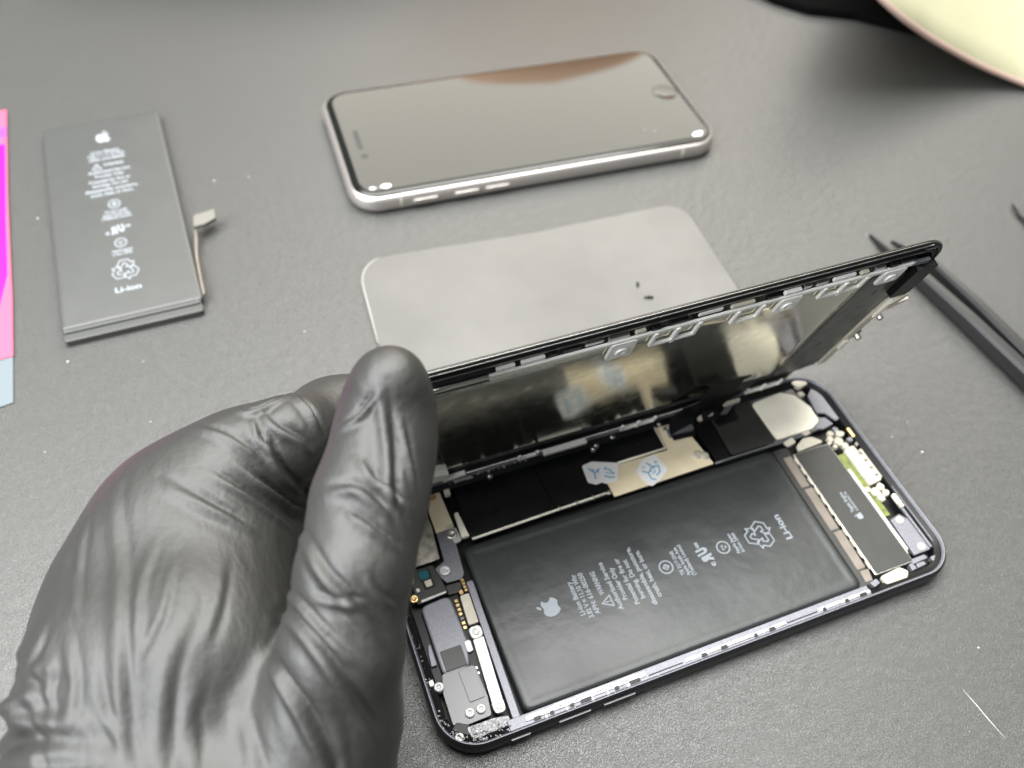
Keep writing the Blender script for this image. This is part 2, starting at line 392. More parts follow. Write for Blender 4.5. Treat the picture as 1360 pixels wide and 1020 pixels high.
for x0, x1 in ((56.6, 66.8), (99.3, 109.2)): box('rail_slot', x0, 2.1, 5.9, x1, 2.45, 6.0, M['black'], rl, 0, 0)
for x in (27.3, 33, 40.3, 44.5, 50.5):
    vv, ff = lathe([(.55, 5.6), (.5, 6.5), (.2, 6.55)], x, 1.7, 10); link('weld_spot', vv, ff, M['white_metal'], rl, True)
# torn glue and plating at the near left corner
random.seed(3)
gl = MB()
for i in range(170):
    t = random.random()
    if t < .35: x = random.uniform(8, 22); y = random.uniform(1.4, 4.8)
    elif t < .7:
        a = random.uniform(math.pi, 1.5 * math.pi); rr_ = 11.5 - random.uniform(1.2, 3.2); x = 11.5 + rr_ * math.cos(a); y = 11.5 + rr_ * math.sin(a)
    elif t < .85: x = random.uniform(1.2, 2.6); y = random.uniform(10, 40)
    else: x = random.uniform(20, 60); y = random.uniform(1.0, 1.9)
    r = random.uniform(.12, .42); z = 5.5 if y < 5 else 5.6; a = random.uniform(0, 6)
    P = [(x + r * random.uniform(.4, 1.2) * math.cos(a + k * 1.2566), y + r * random.uniform(.4, 1.2) * math.sin(a + k * 1.2566)) for k in range(5)]
    vv, ff = prism_data(P, 5.2, z + random.uniform(.1, .7), .1); gl.add(vv, ff)
tag(gl.build('glue_residue', M['worn'], ph), kind='stuff')
prism('corner_lug', [(3.6, 7), (8, 3.9), (8.5, 6.8), (5.5, 8.5)], 4.2, 5.2, M['black'], ph, .8)
screw(5.0, 4.6, 5.9, 1.15, M['white_metal'], ph, 1.2)
prism('corner_lug', [(7.4, 6.4), (14.5, 6.3), (18.5, 5.6), (18.5, 3.2), (8, 3.0)], 4.3, 5.35, M['worn'], ph, .6)

# speaker / vibration housing on the left
sp = prism('speaker_box', [(6.2, 41.6), (14.8, 42.3), (15.4, 28), (13.5, 21), (6.2, 21)], 1.5, 4.3, M['lav'], ph, [.8, .8, 1.2, 3.2, 3.2] if False else 2.2, .5, 6)
box('flex_foil', 7.3, 21.8, 4.35, 13.1, 27.6, 4.6, M['darkgrey'], sp, .3)
box('side_channel', 3.7, 20, 1.5, 6.0, 41, 3.2, M['black'], ph, .5)
br = prism('bracket_plate', [(5.9, 21.6), (14.8, 21.2), (15.3, 12.1), (14.6, 7.2), (6.6, 7.0), (4.5, 8.2), (4.6, 16.5)], 3.9, 4.75, M['bracket'], ph, .9, .12)
prism('raised_flap', [(10.2, 21.0), (14.6, 20.7), (14.5, 12.2), (10.4, 12.1)], 4.78, 5.05, M['bracket'], br, .4, .06)
screw(4.1, 18.4, 5.7, 1.3, M['white_metal'], ph, 1.8); screw(9.5, 9.6, 5.4, 1.25, M['white_metal'], ph); screw(12.5, 9.6, 5.4, 1.25, M['white_metal'], ph)
tb = prism('post', [(1.9, 19), (3.2, 19), (3.2, 20.8), (1.9, 20.6)], 4.6, 5.9, M['white_metal'], ph, .3)
prism('clip', [(4.0, 24.5), (5.6, 24.5), (5.6, 30.5), (4.9, 30.5), (4.3, 28)], 3.0, 4.2, M['lav'], ph, .3)
# white bar with two screw ends
wb = prism('clamp_bar', [(16.6, 27.6), (19.7, 27.6), (18.6, 10), (15.6, 10)], 4.6, 5.0, M['white_metal'], ph, .4)
prism('bar_end', [(16.3, 31), (19.8, 31), (19.7, 27.5), (16.5, 27.5)], 4.5, 5.3, M['white_metal'], wb, 1.3, .15, 6)
prism('bar_end', [(15.4, 10.6), (18.7, 10.6), (18.5, 6.9), (15.5, 6.9)], 4.5, 5.3, M['white_metal'], wb, 1.3, .15, 6)
screw(18.1, 29.3, 5.5, 1.0, M['white_metal'], wb); screw(17.1, 8.7, 5.5, 1.0, M['white_metal'], wb)
prism('connector_cap', [(17.4, 40.8), (20.0, 40.8), (19.8, 31.8), (16.9, 31.8)], 3.8, 4.9, M['cream2'], ph, .5)
prism('grey_wall', [(20.4, 44), (22.3, 44), (21.3, 4.4), (19.2, 4.4), (19.5, 14)], 3.6, 5.1, M['lav'], ph, .5)
prism('circuit_strip', [(13.8, 42), (17.2, 42), (16.6, 22), (15.5, 12), (13.6, 21)], 2.4, 3.6, M['black'], ph, .3)
random.seed(8)
for i in range(7):
    y = 40 - i * 1.35; x = 16.1 - i * .03
    box('capacitor', x - .5, y - .5, 3.6, x + .5, y + .45, 4.2, M['gold'] if i != 4 else M['bracket'], ph, .1, .1)
for y in (45.2, 44.1, 43, 42): box('capacitor', 19.2, y - .45, 3.8, 20.1, y + .45, 4.5, M['gold'], ph, .1, .1)
box('capacitor', 17.6, 41.2, 3.8, 18.7, 42.5, 4.6, M['gold'], ph, .2)
for y in (18.5, 20, 25.5, 27): box('capacitor', 14.6, y, 3.6, 15.4, y + .7, 4.1, M['steel'], ph, .1, .05)
box('white_block', 14.2, 24.8, 3.6, 15.9, 28.1, 4.7, M['white_metal'], ph, .7)
# upper left: cover plates, module with green lens
cp = prism('cover_plate', [(17.3, 75.2), (22.4, 75.2), (22.8, 62), (17.2, 61.5)], 4.2, 4.9, M['shield'], ph, .5)
prism('plate_tongue', [(17.3, 61.7), (21.9, 61.7), (21.6, 56), (20.8, 47), (19.6, 45.6), (15.3, 45.8), (14.2, 48), (13.5, 51), (16.6, 52.4)], 3.9, 4.6, M['lav'], cp, .6)
prism('cover_lip', [(20.2, 62.6), (22.6, 62.8), (22.6, 62.2), (20.2, 62)], 4.9, 5.3, M['white_metal'], cp, .2)
screw(15.9, 49.3, 5.3, 1.5, M['white_metal'], ph); screw(21.3, 59.5, 5.4, 1.6, M['steel'], ph); screw(19.6, 73.2, 5.5, 1.1, M['gold'], ph)
prism('cover_lug', [(20.3, 61.4), (23.2, 61.6), (23.6, 57), (21.4, 56.4)], 4.3, 4.95, M['white_metal'], ph, .8)
prism('tan_pillar', [(24.2, 66), (25.4, 66), (26.0, 57.5), (23.8, 57.5)], 3.8, 5.1, M['cream'], ph, .3)
prism('tan_pillar', [(23.8, 76), (25.6, 76), (25.4, 72.6), (23.6, 72.6)], 3.8, 5.1, M['cream'], ph, .4)
prism('stained_plate', [(3.5, 75), (16.2, 75), (16.6, 64), (15.6, 53.2), (5.6, 53.0), (4, 60)], 4.6, 5.3, mat('stained_metal', (.55, .52, .46), .38, .9, var=(40, .35), bump=(60, .4, .2)), ph, .7)
md = prism('camera_module', [(6.2, 52.6), (13.2, 52.6), (14.4, 46), (14.8, 42.9), (5.6, 42.4)], 3.2, 4.4, M['darkgrey'], ph, .5)
prism('lens_frame', [(8.4, 52), (11.9, 51.6), (12, 46), (8.9, 45.8)], 4.42, 4.6, M['black'], md, .5, .05)
prism('lens', [(8.5, 51.6), (11.4, 51.4), (11.2, 48.9), (8.6, 48.7)], 4.62, 4.8, M['teal'], md, .8, .08)
prism('pale_contact', [(9.4, 48.3), (11.4, 48.4), (11.3, 46.4), (9.5, 46.3)], 4.62, 4.75, M['cream2'], md, .3, .05)
screw(5.6, 49.6, 5.4, 1.3, M['gold'], ph); screw(5.2, 44.0, 5.4, 1.25, M['gold'], ph); screw(6.9, 46.1, 5.2, .7, M['steel'], ph)
prism('white_post', [(2.2, 48.6), (4, 48.2), (4, 45.8), (2.2, 46)], 4.5, 6.0, M['cream2'], ph, .5)
prism('steel_lip', [(6.8, 43.1), (14.2, 43.5), (14.2, 42.9), (6.8, 42.3)], 4.45, 4.9, M['white_metal'], ph, .2)
prism('step_block', [(14.8, 45.4), (19.1, 45.2), (18.6, 42.1), (14.6, 42.4)], 2.6, 4.0, M['darkgrey'], ph, .3)
prism('bright_tab', [(16.3, 79), (19.5, 76.2), (23.4, 77.2), (24.2, 79.5), (17, 82)], 5.6, 6.2, M['white_metal'], ph, .4)
# logic board under black film
lb = prism('logic_board', [(26.6, 75.5), (96.5, 75.5), (95.5, 58), (71.7, 56.6), (26.3, 56.6)], 1.6, 4.1, M['black'], ph, .3)
prism('black_film', [(27.0, 74.6), (52.6, 74.6), (53.2, 57.6), (27.0, 57.3)], 4.15, 4.5, M['blacktape'], lb, .6, .1)
prism('black_film', [(53.0, 74.6), (73.6, 74.6), (76.5, 67.6), (76.5, 66.4), (71.8, 66), (71.7, 58.3), (53.6, 57.7)], 4.13, 4.47, M['blacktape'], lb, .5, .1)
prism('black_film', [(74.2, 75.6), (94.3, 75.4), (94.3, 66.7), (76.9, 66.7)], 4.3, 4.62, M['blacktape'], lb, .5, .1)
v, f = tube(smoothpath([(26.5, 56.3, 4.7), (40, 56.6, 4.8), (54, 57.0, 4.8), (71.5, 57.4, 4.8)], 3), .42); link('edge_wire', v, f, M['cream'], lb, True)
v, f = tube([(78, 66.2, 4.8), (94.8, 66.2, 4.8), (95.1, 75.6, 4.8)], .38); link('edge_wire', v, f, M['cream'], lb, True)
for x in (54.5, 60, 65.5, 70.8):
    vv, ff = lathe([(.75, 4.4), (.7, 5.1), (.3, 5.2)], x, 57.3, 12); link('board_lug', vv, ff, M['steel'], lb, True)
sh = prism('shield_plate', [(71.9, 65.9), (95.3, 65.6), (95.6, 75), (104.2, 74.6), (106.8, 56.2), (72.0, 55.6)], 4.0, 4.55, M['shield'], ph, .4, .15)
for x, y in ((105.2, 59.5), (103.2, 60.6)):
    vv, ff = lathe([(1.5, 4.3), (1.4, 5.2), (.8, 5.45), (.3, 5.3)], x, y, 14); link('board_lug', vv, ff, M['cream2'], sh, True)
screw(98.5, 72.6, 5.3, 1.2, M['steel'], ph)
def sticker(P, z, seed, dots):
    s = prism('water_sticker', P, z, z + .12, M['sticker'], ph, .9, .03)
    p = Print(0, 0, 0)
    random.seed(seed)
    for pts in dots: p.lines(pts, .42, z + .14)
    for k in range(7):
        u = random.uniform(.15, .85); w_ = random.uniform(.15, .85); x0 = min(q[0] for q in P) + 1.5; x1 = max(q[0] for q in P) - 1.5; y0 = min(q[1] for q in P) + 2; y1 = max(q[1] for q in P) - 2
        x = x0 + (x1 - x0) * u; y = y0 + (y1 - y0) * w_; a = random.uniform(0, 3); p.lines([(x, y), (x + .7 * math.cos(a), y + .7 * math.sin(a))], .3, z + .15)
    p.m.build('blue_mark', M['blue'], s)
sticker([(66.9, 69.0), (70.5, 69.4), (78.3, 66.2), (75.2, 60.4), (71.2, 60.6), (70.4, 61.5), (68.4, 61.2), (66.3, 62.8)], 4.62, 1,
        [[(68.5, 67.3), (69.6, 65.2), (69.1, 63.3)], [(69.6, 65.2), (71.6, 66.2)], [(73.2, 65.6), (74.6, 64.8), (74.9, 63)], [(72.2, 63.2), (73.4, 62.2), (74.8, 61.9)]])
sticker([(82.2, 61.6), (85.6, 64.6), (90.6, 65.6), (91.9, 59), (87.8, 56.2), (84.2, 54.9), (82.6, 58)], 4.6, 2,
        [[(84.0, 60.9), (85.5, 59.7), (85.4, 57.6)], [(85.5, 59.7), (87.6, 61.4), (86.6, 63.2)], [(87.6, 61.4), (89.6, 61.2), (89.2, 59)], [(85.4, 57.6), (86.6, 56.8)], [(89.2, 59), (87.6, 58.2)]])
# black section to the right of the shield
prism('black_cover', [(107.4, 75.8), (114.2, 75.6), (113.2, 56.6), (108.2, 56.4)], 3.9, 4.5, M['black'], ph, .4)
cm = prism('camera_cover', [(114.6, 75.8), (130.2, 75.5), (130.4, 57.0), (113.8, 57.0)], 4.0, 4.55, M['darkgrey'], ph, 1.4)
prism('inner_panel', [(115.2, 75.4), (124, 75.3), (123.2, 68.5), (115, 68.3)], 4.56, 4.66, M['black'], cm, 1.2, .05)
prism('cover_base', [(128, 76), (147, 76), (150, 56.6), (127, 56.6)], 3.2, 4.1, M['bracket'], ph, .6)
ct = prism('cream_tile', [(130.2, 72.7), (141.8, 73.6), (145.8, 71), (148.3, 65), (147.8, 59.2), (144.0, 57.2), (130.6, 57.2)], 4.3, 5.1, M['cream'], ph, 1.6, .15, 6)
prism('grey_tab', [(150.0, 69.4), (153.0, 71.8), (156.0, 71.2), (156.6, 66), (156.6, 58.3), (153.2, 57.4), (151.6, 61.2), (148.9, 62.2)], 4.2, 4.9, M['lav'], ph, .9)
prism('grey_flat', [(147.9, 60.8), (151.0, 60.2), (152.2, 57), (147.9, 56.2), (145.0, 57.1)], 3.5, 4.3, M['lav'], ph, .5)
prism('corner_block', [(147.2, 76), (152.2, 76), (152.6, 73.6), (148.6, 72.6)], 4.2, 5.6, M['cream2'], ph, .7)
prism('corner_block', [(147.4, 71.8), (149.2, 71.6), (149.4, 69.8), (147.6, 69.8)], 4.2, 5.2, M['cream2'], ph, .4)
v, f = tube(smoothpath([(107, 55.9, 4.8), (120, 55.9, 4.9), (135, 55.7, 4.9), (143, 55.9, 4.8)], 3), .4); link('edge_wire', v, f, M['bracket'], ph, True)
prism('bright_lug', [(131.6, 55.6), (135.5, 56.4), (135.7, 54.2), (132.6, 53.6)], 4.4, 5.3, M['cream2'], ph, .7)
prism('bright_lug', [(139.5, 57.0), (142.2, 57), (142.2, 55.6), (139.8, 55.4)], 4.4, 5.3, M['cream2'], ph, .5)
prism('white_cap', [(134.4, 50.9), (135.2, 53.0), (138.6, 54.8), (141.6, 54.4), (144.6, 51.4)], 4.4, 5.3, M['cream2'], ph, .7)
# vibration motor
tp = box('motor_frame', 132.1, 6.2, 1.6, 145.5, 50.5, 5.0, M['steel'], ph, .5, .15)
box('motor_cover', 132.6, 6.5, 5.02, 145.2, 50.25, 5.18, M['darkgrey'], tp, .3, .05)
mp = Print(0, 0, math.pi / 2); z = 5.22
q = Print(139.1, 24.4, math.pi / 2); q.poly([((x - .5) * 2.6, (y - .42) * 2.6) for x, y in APPLE], z); q.poly([((x - .5) * 2.6, (y - .42) * 2.6) for x, y in LEAF], z)
q.text('Taptic Engine', 1.8, 9.0, .35, 1.15, z, .03); q.text('C3F6370XLTR', 1.8, 8.8, -1.0, .8, z, .03)
q.m.build('printed_label', M['ink'], tp)
for i in range(11):
    y = 8.5 + i * 3.8; box('frame_clip', 131.7, y, 4.6, 132.5, y + 2.6, 5.22, M['cream2'], tp, .2, .1)
ew = box('white_strip', 145.7, 10, 3.8, 146.7, 40, 4.9, M['white_metal'], ph, .3)
box('green_board_strip', 146.0, 22, 2.4, 149.4, 46, 3.9, M['green'], ph, .3)
# dock connector
pt = prism('port_shell', [(148.8, 46.6), (152.9, 47.4), (154.0, 33.2), (149.0, 32.6)], 3.4, 5.0, M['cream2'], ph, .8, .25)
prism('port_front', [(153.4, 45.4), (156.8, 45.4), (156.8, 34.6), (153.6, 33.6)], 3.2, 4.8, M['cream2'], ph, .9, .3)
for i in range(4): box('port_slot', 152.6, 43.4 - i * 2.9, 4.5, 153.9, 44.3 - i * 2.9, 5.06, M['bracket'], pt, .1, .02)
random.seed(21)
for i, (x, y, r) in enumerate([(149.6, 50.2, 1.7), (151.4, 52.4, 1.5), (147.4, 51.9, 1.3), (153.2, 49.4, 1.2), (150.6, 48.2, 1.3), (146.3, 50.6, .9), (148.7, 53.8, 1.2), (151.0, 54.4, 1.2), (149.6, 30.2, 1.6), (151.7, 31, 1.6), (150.0, 27.9, 1.4), (152.2, 28.8, 1.2), (155.2, 47.5, 1.0), (147.8, 31.7, 1.0), (147.2, 48.7, .9)]):
    k = random.randint(5, 8); P = [(x + r * random.uniform(.75, 1.15) * math.cos(a * 6.283 / k), y + r * random.uniform(.75, 1.15) * math.sin(a * 6.283 / k)) for a in range(k)]
    prism('flex_connector', P, 3.6, random.uniform(4.6, 5.3), M['cream2'] if i not in (7, 3) else M['lav'], ph, .3, .25)
for x, y in ((154.9, 51.6), (153.9, 25.6)):
    box('gold_spring', x - .6, y - 1.9, 4.2, x + .6, y + 1.9, 5.3, M['gold'] if y > 30 else M['cream'], ph, .4, .2)
box('gold_spring', 153.2, 22.6, 4.3, 154.6, 24.4, 5.3, M['cream2'], ph, .4, .2)
# lower right: small plate with two screws and its rails
pl = prism('small_plate', [(147.6, 20.2), (151.4, 21), (152.9, 18.6), (153.0, 7.9), (147.1, 7.8), (147.4, 14)], 4.1, 4.9, M['lav'], ph, .4)
screw(150.2, 19.1, 5.2, 1.2, M['cream2'], pl); screw(150.9, 9.5, 5.2, 1.2, M['cream2'], pl)
box('rail_bar', 153.4, 8.4, 4.0, 154.2, 24, 4.8, M['lav'], ph, .2); box('rail_bar', 155.0, 9, 4.4, 155.4, 30, 5.2, M['lav'], ph, .1)
box('dark_well', 145.9, 8.6, 1.6, 147.3, 20, 4.2, M['black'], ph, .2)
box('cream_strip', 144.9, 9.0, 4.6, 145.8, 19, 5.0, M['cream2'], ph, .2)
for x, y, wd, h in ((147.5, 6.2, 5.5, 1.6), (152.2, 4.9, 2.6, 1.7), (147, 4.6, 3.2, 1.4), (144.2, 4.8, 1.8, 2.2)):
    prism('corner_casting', [(x - wd / 2, y - h / 2), (x + wd / 2, y - h / 2 + .3), (x + wd / 2 - .4, y + h / 2), (x - wd / 2 + .2, y + h / 2)], 3.2, 5.15, M['lav'], ph, .3)
sc = prism('screw_block', [(132.6, 5.3), (139.9, 5.9), (141.8, 4.0), (140.2, 2.4), (133.2, 2.6)], 4.4, 5.7, M['cream2'], ph, .9, .25)
for x in (134.6, 136.7, 139.6): screw(x, 4.1 + (x - 134) * .03, 5.9, .85, M['cream2'], sc, .3)
prism('corner_lug', [(128.5, 4.6), (131.0, 5.2), (131.5, 3.6), (129.2, 3.0)], 4.6, 5.9, M['lav'], ph, .3)

# far-side rail odds and ends just in front of the lifted panel
random.seed(4)
for i in range(15):
    x = 26 + i * 1.75; y = 76.2 + random.uniform(-.4, .5)
    box('rail_contact', x, y - .4, 4.8, x + random.uniform(.5, 1.2), y + .4, 5.4 + random.uniform(0, .4), M['white_metal'] if i % 3 else M['gold'], ph, .15, .1)
for x, y in ((38.6, 74.7), (72.8, 73.4), (74.2, 74.3), (80.5, 75.6), (97, 75.2), (114, 75.6)):
    vv, ff = lathe([(.9, 4.3), (.85, 5.6), (.35, 5.8)], x, y, 12); link('rail_stud', vv, ff, M['steel'], ph, True)
prism('white_bracket', [(26.3, 76.8), (31, 77.3), (33.4, 76.6), (33, 75.6), (28, 75.8)], 5.2, 5.8, M['white_metal'], ph, .3)

# ---------------------------------------------------------------- lifted display, hinged on the far side
PHI = 1.300
dm = Matrix(((1, 0, 0), (0, -math.cos(PHI), math.sin(PHI)), (0, -math.sin(PHI), -math.cos(PHI)))).transposed().to_4x4()
dm.translation = Vector((.56, 76.81, 10.94)) * S
LS, WS = 157.5, 77.0
ds = loft('display', rings_rr(LS, WS, 10.5, [(.9, -.95), (.3, -.8), (0, -.5), (0, -.25), (.12, -.2)], 12), M['glass'], ph, cap0=True)
ds.matrix_local = dm
loft('silver_edge', rings_rr(LS, WS, 10.5, [(.15, -.2), (.02, -.15), (.02, -.05), (.2, .0)], 12), M['steel'], ds)
loft('bezel_frame', rings_rr(LS, WS, 10.5, [(.3, .0), (.3, .3), (.5, .4), (1.5, .4), (1.6, .0)], 12), M['black'], ds)
loft('inner_lip', rings_rr(LS, WS, 10.5, [(1.75, -.1), (1.9, .35), (2.3, .38), (2.4, .1)], 12), M['black'], ds)
v, f = prism_data(rr(1.8, 1.8, LS - 1.8, WS - 1.8, 8.8), -.6, .05, 0); link('backing', v, f, M['black'], ds)
# big metal shield with a faintly uneven surface
def grid_plate(name, P0, P1, z, mt, parent, nx=60, ny=30, wob=.05):
    v = []; f = []
    for j in range(ny + 1):
        for i in range(nx + 1):
            x = P0[0] + (P1[0] - P0[0]) * i / nx; y = P0[1] + (P1[1] - P0[1]) * j / ny
            e = min(i, nx - i, j, ny - j)
            if i == 1: x = P0[0] + .15
            if i == nx - 1: x = P1[0] - .15
            if j == 1: y = P0[1] + .15
            if j == ny - 1: y = P1[1] - .15
            dz = wob * (math.sin(x * .11 + y * .05) * math.cos(y * .13 - x * .03) + .5 * math.sin(x * .27 + 1) * math.sin(y * .21)) if e > 0 else -.25
            v.append((x, y, z + dz))
    for j in range(ny):
        for i in range(nx): a = j * (nx + 1) + i; f.append((a, a + 1, a + nx + 2, a + nx + 1))
    return link(name, v, f, mt, parent, True)
grid_plate('shield_sheet', (4, 2.6), (137, 67.2), .85, M['plate'], ds)
prism('side_film', [(136.6, 3.2), (152.4, 3.2), (153.2, 20), (152.8, 60), (146, 66.5), (138, 66.8), (137.0, 63)], .5, .95, M['shelf'], ds, .8, .08)
for x, y in ((144.4, 54.8), (143.0, 24)): box('slot', x - .4, y - 1.1, .96, x + .4, y + 1.1, 1.0, M['black'], ds, .3, 0)
# long side bracket
box('side_bracket', 27.6, 68.9, 1.1, 150.5, 70.3, 1.75, M['tabs'], ds, .3)
v, f = tube([(14, 69.6, 1.2), (29, 70.4, 1.5)], .55, 8); link('side_bracket_end', v, f, M['steel'], ds, True)
box('thin_rail', 30, 67.9, 1.0, 60, 68.3, 1.35, M['steel'], ds, .1, .05); box('thin_rail', 15, 66.2, 1.0, 30, 66.6, 1.35, M['steel'], ds, .1, .05)
box('thin_rail', 68, 68.0, 1.0, 150, 68.35, 1.35, M['steel'], ds, .1, .05); box('thin_rail', 8, 75.9, .3, 150, 76.15, .6, M['steel'], ds, .1, .05); box('thin_rail', 6, 73.9, .25, 152, 74.3, .65, M['steel'], ds, .1, .05); box('thin_rail', 6, 72.4, .2, 152, 72.7, .45, M['steel'], ds, .1, .05)
random.seed(17)
x = 31
while x < 148:
    wd = random.uniform(2, 7); box('rail_segment', x, 70.7, .5, x + wd, 72.0, .5 + random.uniform(.4, 1.0), random.choice([M['cream2'], M['steel'], M['tabs'], M['black']]), ds, .2, .08); x += wd + random.uniform(.7, 3.5)
def screw_tab(u0, u1, v0, v1):
    t = box('screw_tab', u0, v0, 1.2, u1, v1, 2.0, M['tabs'], ds, 1.0, .12)
    screw((u0 + u1) / 2, (v0 + v1) / 2 - .3, 2.45, 1.75, M['tabs'], t, .4)
screw_tab(60.3, 67.2, 60.8, 69.2); screw_tab(107.2, 113.6, 62.0, 69.2); screw_tab(138.6, 145.8, 62.6, 69.2)
def loop_tab(u0, u1, v0, v1, post=True, z=1.3, wd=1.0):
    t = box('loop_bracket', u0, v0, z, u1, v0 + wd, z + .8, M['tabs'], ds, .45, .12)
    box('loop_arm', u0, v0 + wd * .5, z + .01, u0 + wd, v1, z + .79, M['tabs'], t, .3, .12); box('loop_arm', u1 - wd, v0 + wd * .5, z + .01, u1, v1, z + .79, M['tabs'], t, .3, .12)
    if post:
        c = (u0 + u1) / 2; box('loop_arm', c - wd * .6, v0 - .7, z + .03, c + wd * .6, v1, z + .86, M['tabs'], t, .4, .12)
loop_tab(71.6, 84.6, 62.6, 69.4); loop_tab(94.4, 102.6, 62.8, 69.4, False); loop_tab(119.8, 133.4, 64.0, 69.4)
box('hinge_skirt', 13, -5.0, -.35, 146, 1.5, .5, M['black'], ds, .4, .1)
# the same bracket along the hinge side, standing off the sheet
for u0, u1 in ((55.2, 69.6),):
    prism('hinge_bar', rect(u0, -1.6, u1, .2), 2.0, 3.6, M['tabs'], ds, .5, .15)
loop_tab(81.2, 93.4, -1.0, 2.6, True, 2.2, .9); loop_tab(46.8, 53.4, -1.0, 2.2, False, 2.0, .9); loop_tab(126.5, 140.0, -1.0, 2.4, True, 2.2, .9)
prism('hinge_block', [(16.4, 1.5), (23.6, 1.0), (24.6, 5.5), (16.4, 9.5)], .9, 2.6, M['tabs'], ds, .5)
prism('hinge_block', [(23, -1.2), (30.5, -.4), (30, 1.0), (23.4, .6)], 1.2, 2.6, M['tabs'], ds, .3)
# right end: flex strip, cream tabs and two posts
fx = prism('end_flex', [(153.0, 3), (155.4, 5), (156.0, 48), (154.0, 56), (152.6, 40), (152.8, 18)], .9, 1.7, M['cream2'], ds, .6)
box('flex_bar', 153.2, 38, 1.7, 155.2, 49, 2.5, M['cream'], ds, .4); box('flex_bar', 152.9, 17, 1.7, 154.8, 22, 2.4, M['cream'], ds, .4)
box('black_end_block', 149.6, 52, .3, 156.2, 68, 2.9, M['black'], ds, 1.5)
prism('fork_tab', [(153.2, 46.5), (157.0, 51.5), (158.2, 50.5), (156.3, 46), (160.0, 47.6), (160.0, 46), (155, 42.5)], 1.8, 2.8, M['cream2'], ds, .3)
for u, v_ in ((156.6, 37.0), (156.6, 24.0)):
    P = MB(); vv, ff = lathe([(1.0, .6), (1.0, 2.9), (.85, 3.2), (.5, 3.2), (.45, 2.7)], u, v_, 14); P.add(vv, ff); P.build('standoff_post', M['steel'], ds, True)
    box('post_foot', u - 3.2, v_ - 2.2, .3, u + .9, v_ + 2.2, 1.5, M['black'], ds, .5)
loft('corner_seal', rings_rr(LS, WS, 10.5, [(2.5, .1), (2.6, .7), (3.4, .75), (3.6, .2)], 12), M['black'], ds)
prism('small_corner_plate', [(146.8, 69.0), (152.2, 68.6), (152.4, 70.4), (147, 70.8)], 1.0, 1.9, M['lav'], ds, .4)
# ribbon cables between board and display
def ribbon(name, pts, wd, th, mt, parent, dirv=(1, 0, 0)):
    P = smoothpath(pts, 8); d = Vector(dirv).normalized(); v = []; f = []
    for i, p in enumerate(P):
        t = (P[min(i + 1, len(P) - 1)] - P[max(i - 1, 0)]).normalized(); n = t.cross(d).normalized()
        w_ = wd if not isinstance(wd, (list, tuple)) else wd[0] + (wd[1] - wd[0]) * i / (len(P) - 1)
        for a, b in ((-1, -1), (1, -1), (1, 1), (-1, 1)): v.append(tuple(p + d * a * w_ / 2 + n * b * th / 2))
    for i in range(len(P) - 1):
        for k in range(4): f.append((i * 4 + k, i * 4 + (k + 1) % 4, i * 4 + 4 + (k + 1) % 4, i * 4 + 4 + k))
    f += [(3, 2, 1, 0), tuple(len(v) - 4 + k for k in range(4))]
    return link(name, v, f, mt, parent)
ribbon('ribbon_cable', [(102.5, 67.6, 4.9), (102.6, 70.5, 6.2), (104, 73.0, 9.0), (108, 72.6, 13.5), (112.5, 71.2, 17.5), (116, 72.4, 21.5), (119, 73.0, 22.5)], [8.5, 13], .25, M['black'], ph, (1, .0, -.15))
ribbon('ribbon_cable', [(114, 71, 5.0), (114.5, 73.4, 7), (117, 73.8, 11), (121, 72.8, 15), (124, 73.2, 18)], [7, 8], .25, M['black'], ph, (1, 0, -.3))
box('cable_connector', 97.8, 69.2, 5.0, 106.5, 71.6, 6.3, M['lav'], ph, .4)
prism('cable_clip', [(109.5, 73.0), (115, 74.6), (116.2, 73.8), (115.0, 72.2), (110, 71.6)], 5.0, 6.2, M['cream2'], ph, .6)
box('cable_clip', 119.5, 73.4, 6.8, 125.6, 74.4, 8.2, M['cream2'], ph, .4)
prism('flex_tongue', [(117, 71.5), (124, 75.8), (125.6, 75.0), (119.5, 71.0)], 6.0, 6.3, M['bracket'], ph, .3)

# ---------------------------------------------------------------- intact phone behind
th = -.049
pb = thing('smartphone', 'whole silver framed smartphone lying face up with a dark reflecting screen', 'phone', (30.5, 207.9, 0), th)
LB, WB = 161.2, 78.0
bprof = [(3.4, .1), (1.6, .35), (.5, 1.1), (.05, 2.4), (0, 3.6), (.1, 5.0), (.6, 6.2), (1.3, 6.85), (1.9, 7.0)]
loft('body', rings_rr(LB, WB, 12, bprof, 14), M['frame_pink'], pb, cap0=True)
loft('seam', rings_rr(LB, WB, 12, [(1.85, 7.02), (2.0, 6.8), (2.35, 6.8), (2.4, 7.05)], 14), M['black'], pb)
gp = [(2.3, 6.7), (2.3, 7.1), (2.5, 7.35), (3.2, 7.6), (4.6, 7.72), (6, 7.75)]
gs = loft('screen', rings_rr(LB, WB, 12, gp, 14), M['glass'], pb, cap1=True)
gs.data.polygons[-1].use_smooth = False
pr = loft('screen_protector', rings_rr(LB, WB, 12, [(4.6, 7.8), (4.6, 8.05), (4.75, 8.1)], 14), M['glass'], pb, cap1=True)
pr.data.polygons[-1].use_smooth = False
M['slot'] = mat('speaker_mesh', (.03, .03, .03), .6)
v, f = prism_data(rr(9.0, WB / 2 - 6.6, 11.2, WB / 2 + 6.6, 1.05, 5), 8.0, 8.16, .03); es = link('earpiece', v, f, M['slot'], pr)
v, f = lathe([(1.5, 8.0), (1.5, 8.15), (1.2, 8.18)], 10.6, WB / 2 - 11.5, 16); link('front_camera', v, f, M['slot'], pr)
v, f = lathe([(5.6, 8.0), (5.6, 8.13), (5.1, 8.16), (4.9, 8.11), (.1, 8.11)], LB - 10.5, WB / 2, 28); link('home_button', v, f, M['glass'], pr, True)
random.seed(2)
